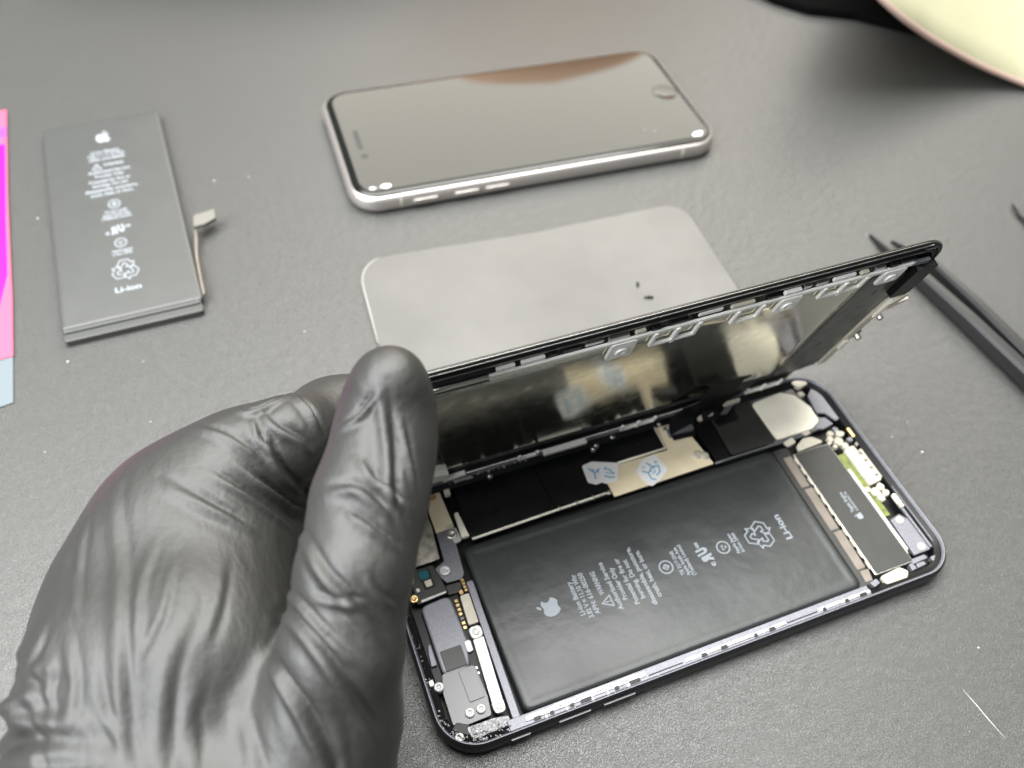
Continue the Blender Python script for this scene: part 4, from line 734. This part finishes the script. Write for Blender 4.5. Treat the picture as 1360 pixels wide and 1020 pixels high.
FOLDS=[(1.105, 0.85, [(2.2, 41.9, 103.1), (2.0, 40.6, 101.7), (1.8, 39.4, 100.0), (1.5, 37.8, 98.9), (1.1, 36.0, 98.2), (0.7, 33.9, 97.6), (0.2, 31.7, 97.0), (-0.4, 29.3, 96.5), (-1.1, 27.0, 95.9), (-1.6, 24.8, 95.3), (-1.9, 23.0, 94.6), (-1.9, 21.7, 93.9), (-1.6, 20.7, 93.1), (-1.3, 19.7, 92.3), (-1.0, 18.9, 91.3), (-0.6, 18.1, 90.3)]), (0.68, 0.57, [(-6.9, 40.4, 94.1), (-5.9, 40.0, 95.3), (-4.8, 39.7, 96.3), (-3.8, 39.6, 97.2), (-2.8, 39.5, 97.8), (-1.8, 39.8, 98.4), (-0.9, 40.2, 98.9), (-0.2, 40.6, 99.6), (0.5, 40.8, 100.6), (1.3, 41.0, 101.6), (2.0, 41.3, 102.5)]), (1.02, 0.76, [(-12.2, 28.6, 93.6), (-11.2, 27.9, 94.5), (-10.2, 27.3, 95.1), (-9.1, 26.8, 95.5), (-8.1, 26.4, 95.8), (-7.2, 25.8, 95.9), (-6.4, 25.0, 95.9), (-5.8, 24.1, 95.7), (-5.1, 23.1, 95.3), (-4.5, 22.2, 94.9), (-4.0, 21.3, 94.4), (-3.6, 20.5, 93.9), (-3.4, 19.6, 93.4), (-3.2, 18.8, 92.9), (-3.0, 18.0, 92.3), (-2.8, 17.2, 91.6)]), (1.105, 0.85, [(-19.1, 53.5, 41.0), (-18.1, 23.7, 88.4), (-17.8, 20.9, 90.3), (-17.6, 18.8, 91.1), (-17.3, 16.9, 91.4), (-16.8, 15.0, 91.4), (-16.0, 12.9, 91.2), (-15.0, 10.9, 90.6), (-13.9, 8.9, 89.7), (-12.9, 7.2, 88.5), (-12.0, 5.8, 87.3), (-11.4, 4.8, 86.2), (-10.8, 4.0, 85.2), (-10.4, 3.3, 84.2), (-9.9, 2.6, 83.1), (-9.4, 2.0, 81.8)]), (0.85, 0.66, [(-25.5, 35.4, 50.8), (-22.9, 16.1, 83.7), (-22.0, 12.9, 86.1), (-21.2, 10.7, 86.7), (-20.4, 8.7, 86.8), (-19.5, 6.8, 86.7), (-18.4, 4.9, 86.3), (-17.2, 3.2, 85.6), (-15.9, 1.6, 84.5), (-14.6, 0.1, 83.2), (-13.3, -1.2, 81.2)]), (1.105, 0.85, [(-27.2, 26.3, 62.1), (-26.4, 25.7, 59.5), (-24.1, 12.2, 83.4), (-23.2, 9.9, 84.8), (-22.3, 8.0, 85.3), (-21.4, 6.0, 85.4), (-20.6, 4.0, 85.0), (-19.7, 1.8, 84.2), (-18.9, -0.2, 82.9), (-18.1, -1.9, 81.0), (-17.4, -3.4, 79.1), (-16.8, -4.7, 77.2), (-16.3, -5.8, 75.3), (-15.9, -6.9, 73.4), (-15.4, -8.0, 71.3), (-14.9, -9.0, 69.2)]), (1.36, 1.04, [(-30.8, 19.4, 67.6), (-30.6, 17.9, 66.9), (-30.4, 16.6, 66.1), (-30.2, 15.3, 65.1), (-30.0, 14.1, 63.8), (-28.5, 6.6, 77.2), (-28.0, 4.6, 78.1), (-27.5, 2.7, 78.3), (-27.0, 1.0, 78.1), (-26.5, -0.6, 77.7), (-26.0, -2.2, 77.0), (-25.6, -3.8, 76.1), (-25.3, -5.4, 75.1), (-24.9, -7.0, 73.9), (-24.6, -8.5, 72.6), (-24.5, -10.2, 71.2), (-24.8, -12.0, 69.9), (-25.4, -13.8, 68.4), (-26.0, -15.7, 67.0), (-26.7, -17.6, 65.7), (-27.3, -19.6, 64.5)]), (1.105, 0.1, [(-26.9, 28.7, 61.1), (-27.8, 26.5, 63.3), (-28.7, 24.7, 65.0), (-29.6, 23.0, 66.4), (-30.4, 21.5, 67.4), (-31.1, 20.1, 68.0), (-31.5, 18.8, 68.1), (-31.7, 17.5, 67.9), (-31.8, 16.3, 67.6), (-32.0, 15.1, 67.1), (-32.1, 14.0, 66.4), (-32.0, 12.8, 65.4), (-31.8, 11.6, 64.4), (-30.6, 6.2, 73.3), (-30.2, 4.1, 74.7), (-29.8, 2.3, 75.1), (-29.4, 0.7, 75.3), (-29.0, -0.8, 75.2), (-28.6, -2.3, 74.9), (-28.2, -3.6, 74.5), (-27.8, -5.0, 73.9)]), (0.765, 0.76, [(-10.2, 23.4, 94.8), (-9.5, 22.4, 94.8), (-8.9, 21.4, 94.8), (-8.2, 20.6, 94.6), (-7.5, 19.7, 94.4), (-6.8, 18.8, 94.0), (-6.0, 17.9, 93.5), (-5.1, 16.9, 92.8), (-4.3, 16.0, 92.0), (-3.4, 15.3, 90.9), (-2.5, 14.7, 89.5)]), (0.765, 0.66, [(-5.1, 31.8, 96.8), (-4.9, 30.7, 96.8), (-4.6, 29.6, 96.8), (-4.3, 28.6, 96.7), (-4.0, 27.6, 96.5), (-3.5, 26.5, 96.2), (-2.8, 25.4, 95.8), (-2.0, 24.2, 95.2), (-1.1, 23.1, 94.3), (-0.1, 22.2, 93.1), (0.8, 21.4, 91.7)]), (0.68, 0.47, [(4.3, 37.3, 98.6), (4.1, 35.9, 97.9), (4.0, 34.4, 97.1), (3.8, 32.9, 96.4), (3.7, 31.4, 95.8), (3.6, 30.0, 95.2), (3.4, 28.8, 94.5), (3.3, 27.6, 93.9), (3.2, 26.5, 93.3), (3.1, 25.4, 92.6), (3.0, 24.4, 91.9)]), (0.68, 0.47, [(-9.5, 12.2, 92.2), (-9.4, 11.4, 91.6), (-9.2, 10.6, 91.0), (-9.0, 9.9, 90.3), (-8.7, 9.2, 89.5), (-8.4, 8.6, 88.8), (-8.0, 8.2, 88.1), (-7.5, 7.8, 87.3), (-6.9, 7.5, 86.5), (-6.4, 7.3, 85.5), (-5.8, 7.1, 84.3)]), (0.765, 0.47, [(-19.6, 12.6, 88.5), (-18.9, 11.8, 88.9), (-18.1, 11.0, 89.2), (-17.4, 10.4, 89.3), (-16.6, 9.8, 89.4), (-15.7, 9.2, 89.4), (-14.8, 8.8, 89.4), (-13.7, 8.4, 89.4), (-12.6, 8.1, 89.2), (-11.5, 7.8, 88.9), (-10.4, 7.6, 88.5)]), (1.02, 0.85, [(-21.0, 66.1, 74.5), (-20.4, 64.6, 74.9), (-19.9, 63.3, 75.1), (-19.4, 62.1, 75.1), (-18.8, 61.0, 75.0), (-18.2, 60.1, 74.8), (-17.4, 59.2, 74.5), (-16.6, 58.4, 74.2), (-15.7, 57.7, 73.8), (-14.8, 57.1, 73.2), (-14.1, 56.6, 72.6), (-13.6, 56.2, 72.0), (-13.3, 55.8, 71.4), (-13.0, 55.4, 70.7), (-12.6, 55.1, 69.9), (-12.3, 54.9, 69.1)]), (0.765, 0.66, [(-25.7, 68.3, 72.9), (-24.5, 66.7, 73.9), (-23.3, 65.6, 74.3), (-21.9, 65.1, 74.6), (-20.3, 65.2, 74.8), (-18.5, 65.8, 74.9), (-16.7, 66.5, 74.9), (-14.8, 67.7, 74.4), (-12.9, 70.7, 71.7)]), (0.85, 0.76, [(-12.9, 70.7, 71.7), (-12.4, 67.8, 73.7), (-11.9, 66.2, 74.3), (-11.4, 64.9, 74.4), (-10.9, 63.8, 74.2), (-10.5, 62.8, 74.0), (-10.2, 61.9, 73.7), (-9.9, 61.0, 73.3), (-9.7, 60.2, 72.8), (-9.5, 59.5, 72.2), (-9.2, 58.8, 71.5)]), (0.935, 0.76, [(-28.7, 55.9, 72.4), (-28.1, 55.0, 71.9), (-27.5, 54.0, 71.2), (-26.8, 53.2, 70.4), (-26.2, 52.4, 69.6), (-25.6, 51.7, 68.6), (-25.1, 51.1, 67.5), (-24.5, 50.6, 66.3), (-23.9, 50.1, 64.8), (-23.3, 49.8, 63.2), (-22.8, 49.8, 61.3), (-22.5, 50.0, 59.2), (-22.3, 53.0, 52.7), (-22.0, 52.7, 51.4), (-21.7, 52.4, 50.0), (-21.3, 52.2, 48.6)]), (0.68, 0.57, [(-26.8, 53.2, 70.4), (-26.2, 52.4, 69.6), (-25.6, 51.7, 68.6), (-25.1, 51.1, 67.5), (-24.5, 50.6, 66.3), (-23.9, 50.2, 65.0), (-23.4, 49.9, 63.5), (-22.9, 49.8, 61.9), (-22.5, 50.0, 59.9), (-22.2, 53.5, 52.5), (-21.7, 53.4, 50.8)]), (0.85, 0.66, [(-34.4, 55.0, 71.6), (-33.2, 53.5, 71.3), (-32.2, 52.1, 70.8), (-31.1, 50.9, 70.1), (-30.0, 49.7, 69.2), (-29.0, 48.6, 68.1), (-28.1, 47.5, 66.7), (-27.1, 46.4, 65.1), (-26.2, 45.5, 63.1), (-25.3, 44.9, 60.6), (-24.4, 44.8, 57.0)]), (1.19, 0.66, [(-41.9, 54.4, 69.8), (-40.9, 53.0, 69.7), (-39.9, 51.4, 69.8), (-38.8, 50.0, 69.9), (-37.8, 48.6, 69.7), (-36.7, 47.2, 69.4), (-35.5, 45.6, 69.0), (-34.1, 44.0, 68.5), (-32.8, 42.4, 67.9), (-31.5, 41.0, 67.0), (-30.2, 39.7, 65.9)]), (0.935, 0.85, [(-21.0, 61.0, 74.8), (-20.8, 59.2, 74.2), (-20.7, 57.6, 73.4), (-20.6, 56.2, 72.4), (-20.5, 55.0, 71.0), (-20.3, 54.1, 69.5), (-19.9, 53.4, 67.7), (-19.5, 53.1, 65.4), (-19.0, 53.8, 61.6), (-18.6, 60.8, 48.0), (-18.0, 59.7, 46.6)]), (0.765, 0.66, [(-22.0, 65.1, 74.6), (-22.1, 63.5, 74.9), (-22.2, 62.1, 74.9), (-22.3, 60.8, 74.7), (-22.3, 59.7, 74.3), (-22.2, 58.7, 74.0), (-21.9, 57.9, 73.6), (-21.4, 57.3, 73.2), (-20.8, 56.7, 72.8), (-20.3, 56.1, 72.3), (-19.8, 55.6, 71.8)]), (0.85, 0.57, [(-34.9, 67.4, 70.7), (-33.3, 65.3, 72.5), (-31.9, 63.8, 73.4), (-30.5, 62.6, 74.0), (-29.2, 61.4, 74.3), (-28.0, 60.2, 74.2), (-26.8, 58.9, 73.9), (-25.7, 57.7, 73.4), (-24.5, 56.6, 72.8), (-23.4, 55.6, 71.9)]), (1.4249999999999998, 0.36, [(-52.9, 72.3, 53.7), (-50.3, 58.7, 67.8), (-50.7, 55.2, 68.2), (-51.0, 52.0, 68.3), (-51.4, 48.8, 68.4), (-51.7, 45.4, 68.5), (-51.9, 41.6, 68.7), (-52.0, 37.7, 69.0), (-52.0, 33.6, 69.5), (-52.0, 29.4, 70.2), (-52.2, 25.0, 70.8), (-52.7, 20.5, 70.7), (-53.5, 16.3, 69.6), (-54.4, 12.2, 68.2), (-55.2, 8.2, 67.0), (-55.8, 4.5, 66.3), (-56.2, 1.3, 66.3), (-56.3, -1.6, 67.0), (-56.4, -4.4, 67.8), (-56.4, -7.1, 68.6), (-56.4, -9.8, 69.5)]), (1.52, 0.33, [(-41.1, 24.3, 72.9), (-42.2, 22.0, 73.2), (-43.2, 20.0, 73.1), (-44.3, 18.1, 72.7), (-45.5, 16.3, 72.2), (-46.5, 14.3, 71.3), (-47.6, 11.9, 70.3), (-48.5, 9.3, 69.2), (-49.4, 6.7, 68.1), (-50.2, 4.0, 67.3), (-50.9, 1.3, 66.7), (-51.3, -1.3, 66.8), (-51.5, -3.9, 67.3), (-51.7, -6.4, 67.9), (-51.8, -8.9, 68.6), (-51.9, -11.4, 69.2)]), (1.4249999999999998, 0.3, [(-41.4, 14.5, 71.4), (-42.2, 13.0, 70.8), (-43.0, 11.5, 70.2), (-43.8, 10.1, 69.6), (-44.6, 8.6, 69.0), (-45.2, 7.1, 68.4), (-45.6, 5.7, 67.8), (-45.8, 4.2, 67.3), (-46.0, 2.7, 66.8), (-46.1, 1.1, 66.4), (-46.4, -0.7, 65.9), (-46.7, -2.9, 66.0), (-46.9, -5.4, 66.4), (-47.1, -8.0, 67.3), (-47.2, -10.6, 68.4), (-47.4, -13.1, 69.2)]), (1.4249999999999998, 0.3, [(-35.5, 12.0, 67.9), (-35.6, 10.3, 66.8), (-35.6, 8.5, 65.7), (-35.7, 6.7, 64.7), (-35.6, 4.5, 65.0), (-35.3, 1.8, 67.1), (-35.2, 0.0, 67.9), (-35.3, -1.3, 68.1), (-35.3, -2.6, 68.1), (-35.4, -3.8, 68.1), (-35.7, -5.3, 67.9), (-36.0, -7.2, 67.4), (-36.5, -9.5, 67.5), (-36.9, -11.9, 67.8), (-37.3, -14.2, 67.9), (-37.7, -16.4, 67.9)]), (1.52, 0.18, [(-61.3, 14.6, 68.3), (-61.0, 13.5, 67.9), (-60.7, 12.4, 67.5), (-60.4, 11.4, 67.1), (-60.1, 10.3, 66.6), (-59.8, 9.2, 66.2), (-59.4, 8.2, 65.9), (-59.0, 7.2, 65.5), (-58.6, 6.2, 65.4), (-58.1, 4.9, 65.6), (-57.8, 3.4, 65.6), (-57.7, 1.2, 66.0), (-57.7, -1.5, 66.8), (-57.8, -4.1, 67.6), (-57.8, -6.7, 68.5), (-57.8, -9.2, 69.3)]), (1.3299999999999998, 0.3, [(-65.7, 32.6, 68.2), (-66.2, 31.7, 68.3), (-66.7, 30.7, 68.4), (-67.1, 29.7, 68.5), (-67.6, 28.9, 68.5), (-68.2, 28.2, 68.3), (-68.8, 27.8, 68.0), (-69.5, 27.5, 67.6), (-70.2, 27.3, 67.0), (-71.0, 27.1, 66.4), (-71.8, 27.1, 65.5)]), (1.4249999999999998, 0.33, [(-72.8, 26.1, 64.5), (-71.8, 24.3, 65.8), (-71.0, 23.0, 66.5), (-70.3, 21.7, 67.0), (-69.8, 20.4, 67.2), (-69.5, 19.1, 67.2), (-69.2, 17.8, 67.1), (-69.1, 16.5, 66.9), (-68.9, 15.2, 66.8), (-68.8, 14.0, 66.6)]), (1.4249999999999998, 0.3, [(-74.1, 21.3, 63.2), (-73.3, 19.5, 64.1), (-72.6, 17.9, 64.7), (-72.1, 16.4, 65.0), (-71.7, 15.0, 65.1), (-71.2, 13.5, 65.2), (-70.9, 12.1, 65.3), (-70.6, 10.7, 65.2), (-70.4, 9.0, 65.1), (-70.5, 6.8, 64.8), (-70.7, 4.4, 64.4), (-70.8, 1.8, 64.5), (-70.8, -0.9, 64.9), (-70.7, -3.6, 65.4)]), (1.14, 0.24, [(-64.7, 25.2, 70.2), (-65.1, 23.9, 70.0), (-65.6, 22.7, 69.7), (-66.1, 21.5, 69.3), (-66.6, 20.3, 68.9), (-66.9, 19.0, 68.5), (-67.0, 17.6, 68.1), (-66.9, 16.1, 67.8), (-66.9, 14.6, 67.4), (-66.8, 13.1, 67.1), (-66.7, 11.6, 66.7)]), (1.14, 0.15, [(-29.5, 0.6, 75.2), (-29.1, -0.7, 75.1), (-28.9, -2.0, 74.8), (-28.6, -3.2, 74.4), (-28.3, -4.3, 74.0), (-28.0, -5.4, 73.5), (-27.8, -6.2, 73.1), (-27.6, -7.0, 72.7), (-27.3, -7.7, 72.3), (-27.2, -8.5, 71.8), (-27.2, -9.6, 71.2), (-27.6, -11.1, 70.2), (-28.1, -13.0, 68.9), (-28.7, -14.9, 67.6), (-29.3, -16.8, 66.4), (-29.9, -18.8, 65.7)]), (1.14, 0.15, [(-21.3, -2.4, 79.6), (-21.2, -3.3, 78.6), (-21.1, -4.2, 77.7), (-21.0, -5.2, 76.7), (-20.9, -6.1, 75.7), (-20.9, -7.0, 74.7), (-20.9, -7.8, 73.8), (-21.0, -8.5, 73.0), (-21.2, -9.3, 72.1), (-21.3, -10.1, 71.2), (-21.6, -11.2, 70.1), (-22.1, -12.8, 68.9), (-22.7, -14.6, 67.3), (-23.3, -16.5, 65.9), (-24.0, -18.4, 64.4), (-24.6, -20.3, 63.1)]), (1.14, 0.27, [(-45.1, 42.7, 69.9), (-45.8, 40.0, 70.2), (-46.6, 37.3, 70.4), (-47.3, 34.7, 70.8), (-48.0, 32.0, 71.1), (-48.5, 29.3, 71.5), (-49.0, 26.5, 71.8), (-49.3, 23.6, 72.2), (-49.7, 21.0, 72.1), (-50.2, 18.7, 71.5), (-50.7, 16.4, 70.8)]), (1.2349999999999999, 0.27, [(-62.2, 29.5, 70.2), (-61.9, 27.0, 70.7), (-61.7, 24.8, 70.9), (-61.6, 22.8, 70.7), (-61.6, 20.9, 70.3), (-61.7, 19.2, 69.8), (-62.0, 17.5, 69.3), (-62.4, 15.9, 68.7), (-62.9, 14.3, 68.1), (-63.3, 12.7, 67.5), (-63.7, 11.2, 67.0)]), (0.95, 0.24, [(-42.5, 35.2, 70.9), (-43.0, 32.8, 71.4), (-43.5, 30.4, 71.9), (-44.0, 28.2, 72.4), (-44.6, 26.0, 72.8), (-45.2, 24.0, 73.0), (-46.0, 22.4, 73.1), (-47.0, 21.1, 72.9), (-48.0, 19.9, 72.5), (-49.0, 18.7, 72.0), (-50.1, 17.7, 71.4)]), (1.045, 0.24, [(-55.9, 57.9, 65.1), (-56.5, 54.5, 66.0), (-57.2, 51.4, 66.6), (-57.9, 48.4, 67.0), (-58.6, 45.6, 67.4), (-59.1, 42.8, 67.7), (-59.5, 40.0, 68.1), (-59.7, 37.1, 68.6), (-59.9, 34.2, 69.3), (-60.1, 31.4, 70.0), (-60.2, 28.6, 70.6)]), (1.14, 0.24, [(-35.6, 33.3, 69.8), (-36.0, 31.2, 70.3), (-36.3, 29.1, 70.9), (-36.7, 27.2, 71.4), (-37.1, 25.2, 71.8), (-37.6, 23.4, 72.2), (-38.2, 21.7, 72.4), (-38.9, 20.1, 72.5), (-39.6, 18.6, 72.5), (-40.3, 17.2, 72.3), (-41.0, 15.9, 71.9)]), (1.14, 0.27, [(-57.3, 22.3, 70.7), (-57.3, 20.4, 70.2), (-57.3, 18.6, 69.6), (-57.4, 16.9, 69.0), (-57.4, 15.2, 68.3), (-57.3, 13.4, 67.6), (-57.0, 11.6, 66.8), (-56.4, 9.5, 66.7), (-55.7, 7.4, 66.7), (-55.2, 5.3, 66.6), (-54.8, 3.1, 66.5), (-54.8, 0.6, 66.6), (-54.9, -2.2, 67.2), (-55.0, -4.9, 67.9), (-55.1, -7.6, 68.7), (-55.1, -10.3, 69.5)]), (1.14, 0.18, [(-63.5, 45.7, 65.3), (-62.9, 44.2, 66.1), (-62.3, 42.9, 66.7), (-61.7, 41.6, 67.2), (-61.2, 40.4, 67.6), (-60.8, 39.0, 68.0), (-60.5, 37.5, 68.4), (-60.3, 35.7, 68.9), (-60.2, 33.9, 69.3), (-60.0, 32.2, 69.8), (-59.8, 30.5, 70.2)])]

JOINTS = {k: (np.array(v[:3]), v[3]) for k, v in JOINTS.items()}
caps = [(JOINTS[a], JOINTS[b]) for c in CHAINS for a, b in zip(c[:-1], c[1:])]
H = 1.15
lo = np.array([-112, -75, 2.]); hi = np.array([26, 98, 112.])
nx, ny, nz = [int((b - a) / H) + 1 for a, b in zip(lo, hi)]
X, Y, Z = np.meshgrid(lo[0] + H * np.arange(nx), lo[1] + H * np.arange(ny), lo[2] + H * np.arange(nz), indexing='ij')
X = X.astype(np.float32); Y = Y.astype(np.float32); Z = Z.astype(np.float32)
def capsule(A, ra, B, rb):
    d = B - A; L2 = float(d @ d); t = ((X - A[0]) * d[0] + (Y - A[1]) * d[1] + (Z - A[2]) * d[2]) / L2
    t = np.clip(t, 0, 1); return np.sqrt((X - A[0] - t * d[0]) ** 2 + (Y - A[1] - t * d[1]) ** 2 + (Z - A[2] - t * d[2]) ** 2) - (ra + (rb - ra) * t)
def smin(a, b, k): h = np.clip(.5 + .5 * (b - a) / k, 0, 1); return b * (1 - h) + a * h - k * h * (1 - h)
def group(pairs, k):
    D = None
    for a, b in pairs:
        c = capsule(JOINTS[a][0], JOINTS[a][1], JOINTS[b][0], JOINTS[b][1]); D = c if D is None else smin(D, c, k)
    return D
def pr_(s): q = s.split(); return list(zip(q[:-1], q[1:]))
thumb = group(pr_('t0 t1 t2 t3 t4 t5 t6 t7') + [('t7', 'w0')], 5)
index = group(pr_('i0 i1 i2 i3 i4 i5 i6 i7 i8') + [('i8', 'w0')], 5)
palm = group(pr_('p0 p1 p2 w0 w1') + [('i3', 'p0'), ('i4', 'p0'), ('i5', 'p1'), ('q0', 'q1'), ('q1', 'q2'), ('q2', 'p1'), ('q1', 'p0'), ('i1', 'q0'), ('l0', 'p2'), ('p1', 'r0'), ('i5', 'm0'), ('i6', 'r0'), ('i7', 'l0')], 10)
D = smin(index, palm, 8)
def blur(A, r, n):
    for _ in range(n):
        for ax in range(3):
            P = np.pad(A, [(r + 1, r) if q == ax else (0, 0) for q in range(3)], mode='edge'); c = np.cumsum(P, ax, dtype=np.float64)
            sl = lambda a, b: tuple(slice(a, b) if q == ax else slice(None) for q in range(3))
            A = ((c[sl(2 * r + 1, None)] - c[sl(0, -2 * r - 1)]) / (2 * r + 1)).astype(np.float32)
    return A
# the stretched rubber bridges the hollows: soften the palm, keep the fingertip
tipd = np.sqrt((X - JOINTS['i2'][0][0]) ** 2 + (Y - JOINTS['i2'][0][1]) ** 2 + (Z - JOINTS['i2'][0][2]) ** 2)
wm = np.clip((tipd - 8) / 16, 0, 1); D = D * (1 - wm) + (blur(D, 5, 2) - 1.5) * wm
for c in ('m0 m1 m2 m3', 'r0 r1 r2 r3', 'l0 l1 l2 l3'): D = smin(D, group(pr_(c), 3), 2.5)
# thumb meets the palm only towards its base
near_base = np.clip((20 - Y) / 22, 0, 1)
D = smin(D, thumb, 1.2 + 9 * near_base)
# the pinched display presses into thumb and finger
pn = (-(Y - 76.81) * math.sin(PHI) - (Z - 10.94) * math.cos(PHI)); pv = -(Y - 76.81) * math.cos(PHI) + (Z - 10.94) * math.sin(PHI)
slab = np.maximum(np.maximum(np.abs(pn - .2) - 2.3, -(X - .2)), pv - 77.5)
D = np.maximum(D, -slab)
def surface_nets(D):
    ins = D < 0; c = [ins[i:nx - 1 + i, j:ny - 1 + j, k:nz - 1 + k] for i in (0, 1) for j in (0, 1) for k in (0, 1)]
    s = sum(a.astype(np.int8) for a in c); act = (s > 0) & (s < 8); idx = -np.ones(act.shape, np.int64); I = np.argwhere(act); idx[act] = np.arange(len(I))
    acc = np.zeros((len(I), 3)); cnt = np.zeros(len(I)); off = [(i, j, k) for i in (0, 1) for j in (0, 1) for k in (0, 1)]
    val = [D[I[:, 0] + o[0], I[:, 1] + o[1], I[:, 2] + o[2]] for o in off]
    for a in range(8):
        for b in range(a + 1, 8):
            da = np.array(off[b]) - np.array(off[a])
            if abs(da).sum() != 1: continue
            cr = (val[a] < 0) != (val[b] < 0); t = np.where(cr, val[a] / np.where(cr, val[a] - val[b], 1), 0)
            acc += np.where(cr[:, None], np.array(off[a]) + t[:, None] * da, 0); cnt += cr
    V = (I + acc / cnt[:, None]) * H + lo; F = []
    for ax in range(3):
        o = [0, 0, 0]; o[ax] = 1; u, w_ = [q for q in range(3) if q != ax]
        A = ins[:-1, :-1, :-1]; B = ins[o[0]:nx - 1 + o[0], o[1]:ny - 1 + o[1], o[2]:nz - 1 + o[2]]
        E = np.argwhere(A != B); E = E[(E[:, u] > 0) & (E[:, w_] > 0)]
        e = np.zeros(3, int)
        def at(du, dw):
            q = E.copy(); q[:, u] -= du; q[:, w_] -= dw; return idx[q[:, 0], q[:, 1], q[:, 2]]
        q = np.stack([at(0, 0), at(1, 0), at(1, 1), at(0, 1)], 1); fl = A[E[:, 0], E[:, 1], E[:, 2]]
        if ax == 1: fl = ~fl
        q[~fl] = q[~fl][:, ::-1]; F.append(q[(q >= 0).all(1)])
    return V, np.concatenate(F)
V, F = surface_nets(D)
hand = link('gloved_hand', [tuple(a) for a in V.tolist()], [tuple(a) for a in F.tolist()], None, None, True)
sm = hand.modifiers.new('s', 'SMOOTH'); sm.factor = .5; sm.iterations = 3
sb = hand.modifiers.new('d', 'SUBSURF'); sb.levels = 1; sb.render_levels = 1
me = bpy.data.meshes.new_from_object(hand.evaluated_get(bpy.context.evaluated_depsgraph_get()))
hand.modifiers.clear(); old = hand.data; hand.data = me; bpy.data.meshes.remove(old)
nv = len(me.vertices); co = np.empty(nv * 3, np.float32); me.vertices.foreach_get('co', co); co = co.reshape(-1, 3) / S
nr = np.empty(nv * 3, np.float32); me.vertices.foreach_get('normal', nr); nr = nr.reshape(-1, 3)
disp = np.zeros(nv, np.float32)
for wd, amp, pts in FOLDS:
    P = np.array([[a / S for a in hand.closest_point_on_mesh(Vector(q) * S)[1]] for q in pts]); best = np.full(nv, 1e9, np.float32); side = np.zeros(nv, np.float32); tt = np.zeros(nv, np.float32)
    box_ = ((co > P.min(0) - 4 * wd - 1) & (co < P.max(0) + 4 * wd + 1)).all(1); ids = np.nonzero(box_)[0]; c = co[ids]; n_ = nr[ids]
    bd = np.full(len(ids), 1e9, np.float32); bs = np.zeros(len(ids), np.float32); bt_ = np.zeros(len(ids), np.float32); K = len(P) - 1
    for i in range(K):
        d = P[i + 1] - P[i]; l2 = float(d @ d) + 1e-6; t = np.clip(((c - P[i]) @ d) / l2, 0, 1); r = c - P[i] - t[:, None] * d; dd = np.sqrt((r * r).sum(1))
        s_ = np.sign((np.cross(n_, d) * r).sum(1)); m_ = dd < bd; bd[m_] = dd[m_]; bs[m_] = s_[m_]; bt_[m_] = ((i + t) / K)[m_]
    sgn = bd * bs; env = np.sin(np.clip(bt_, 0.02, .98) * math.pi) ** .9
    disp[ids] += 1.25 * amp * env * (np.exp(-(sgn / wd) ** 2) - .95 * np.exp(-((sgn - 1.5 * wd) / (wd * .7)) ** 2) - .35 * np.exp(-((sgn + 1.9 * wd) / (wd * 1.2)) ** 2))
# loose rubber: broad soft undulation
for k_, (ax_, ay_, az_, am_) in enumerate([(.11, .07, .05, .22), (-.08, .13, .06, .2), (.19, -.1, .13, .14), (.05, .23, -.17, .12)]): disp += am_ * np.sin(co[:, 0] * ax_ + co[:, 1] * ay_ + co[:, 2] * az_ + k_ * 1.7 + 1.3 * np.sin(co[:, 1] * .06 + k_))
cuff = np.clip((20 - co[:, 1] + (-62 - co[:, 0]) * 1.6) / 24, 0, 1) * np.clip((-56 - co[:, 0]) / 10, 0, 1); disp += cuff * .5 * np.sin(co[:, 1] * 1.25 + co[:, 0] * .6) + cuff * 1.9 * np.sin(co[:, 1] * .5 + 1.5 * np.sin(co[:, 2] * .2)) * np.cos(co[:, 2] * .25)
co2 = (co + nr * disp[:, None]) * S
me.vertices.foreach_set('co', co2.astype(np.float32).ravel()); me.update(); me.materials.clear(); me.materials.append(M['glove'])
for p in me.polygons: p.use_smooth = True
tag(hand, 'left hand in a wrinkled black rubber glove pinching the lifted display', 'gloved hand')
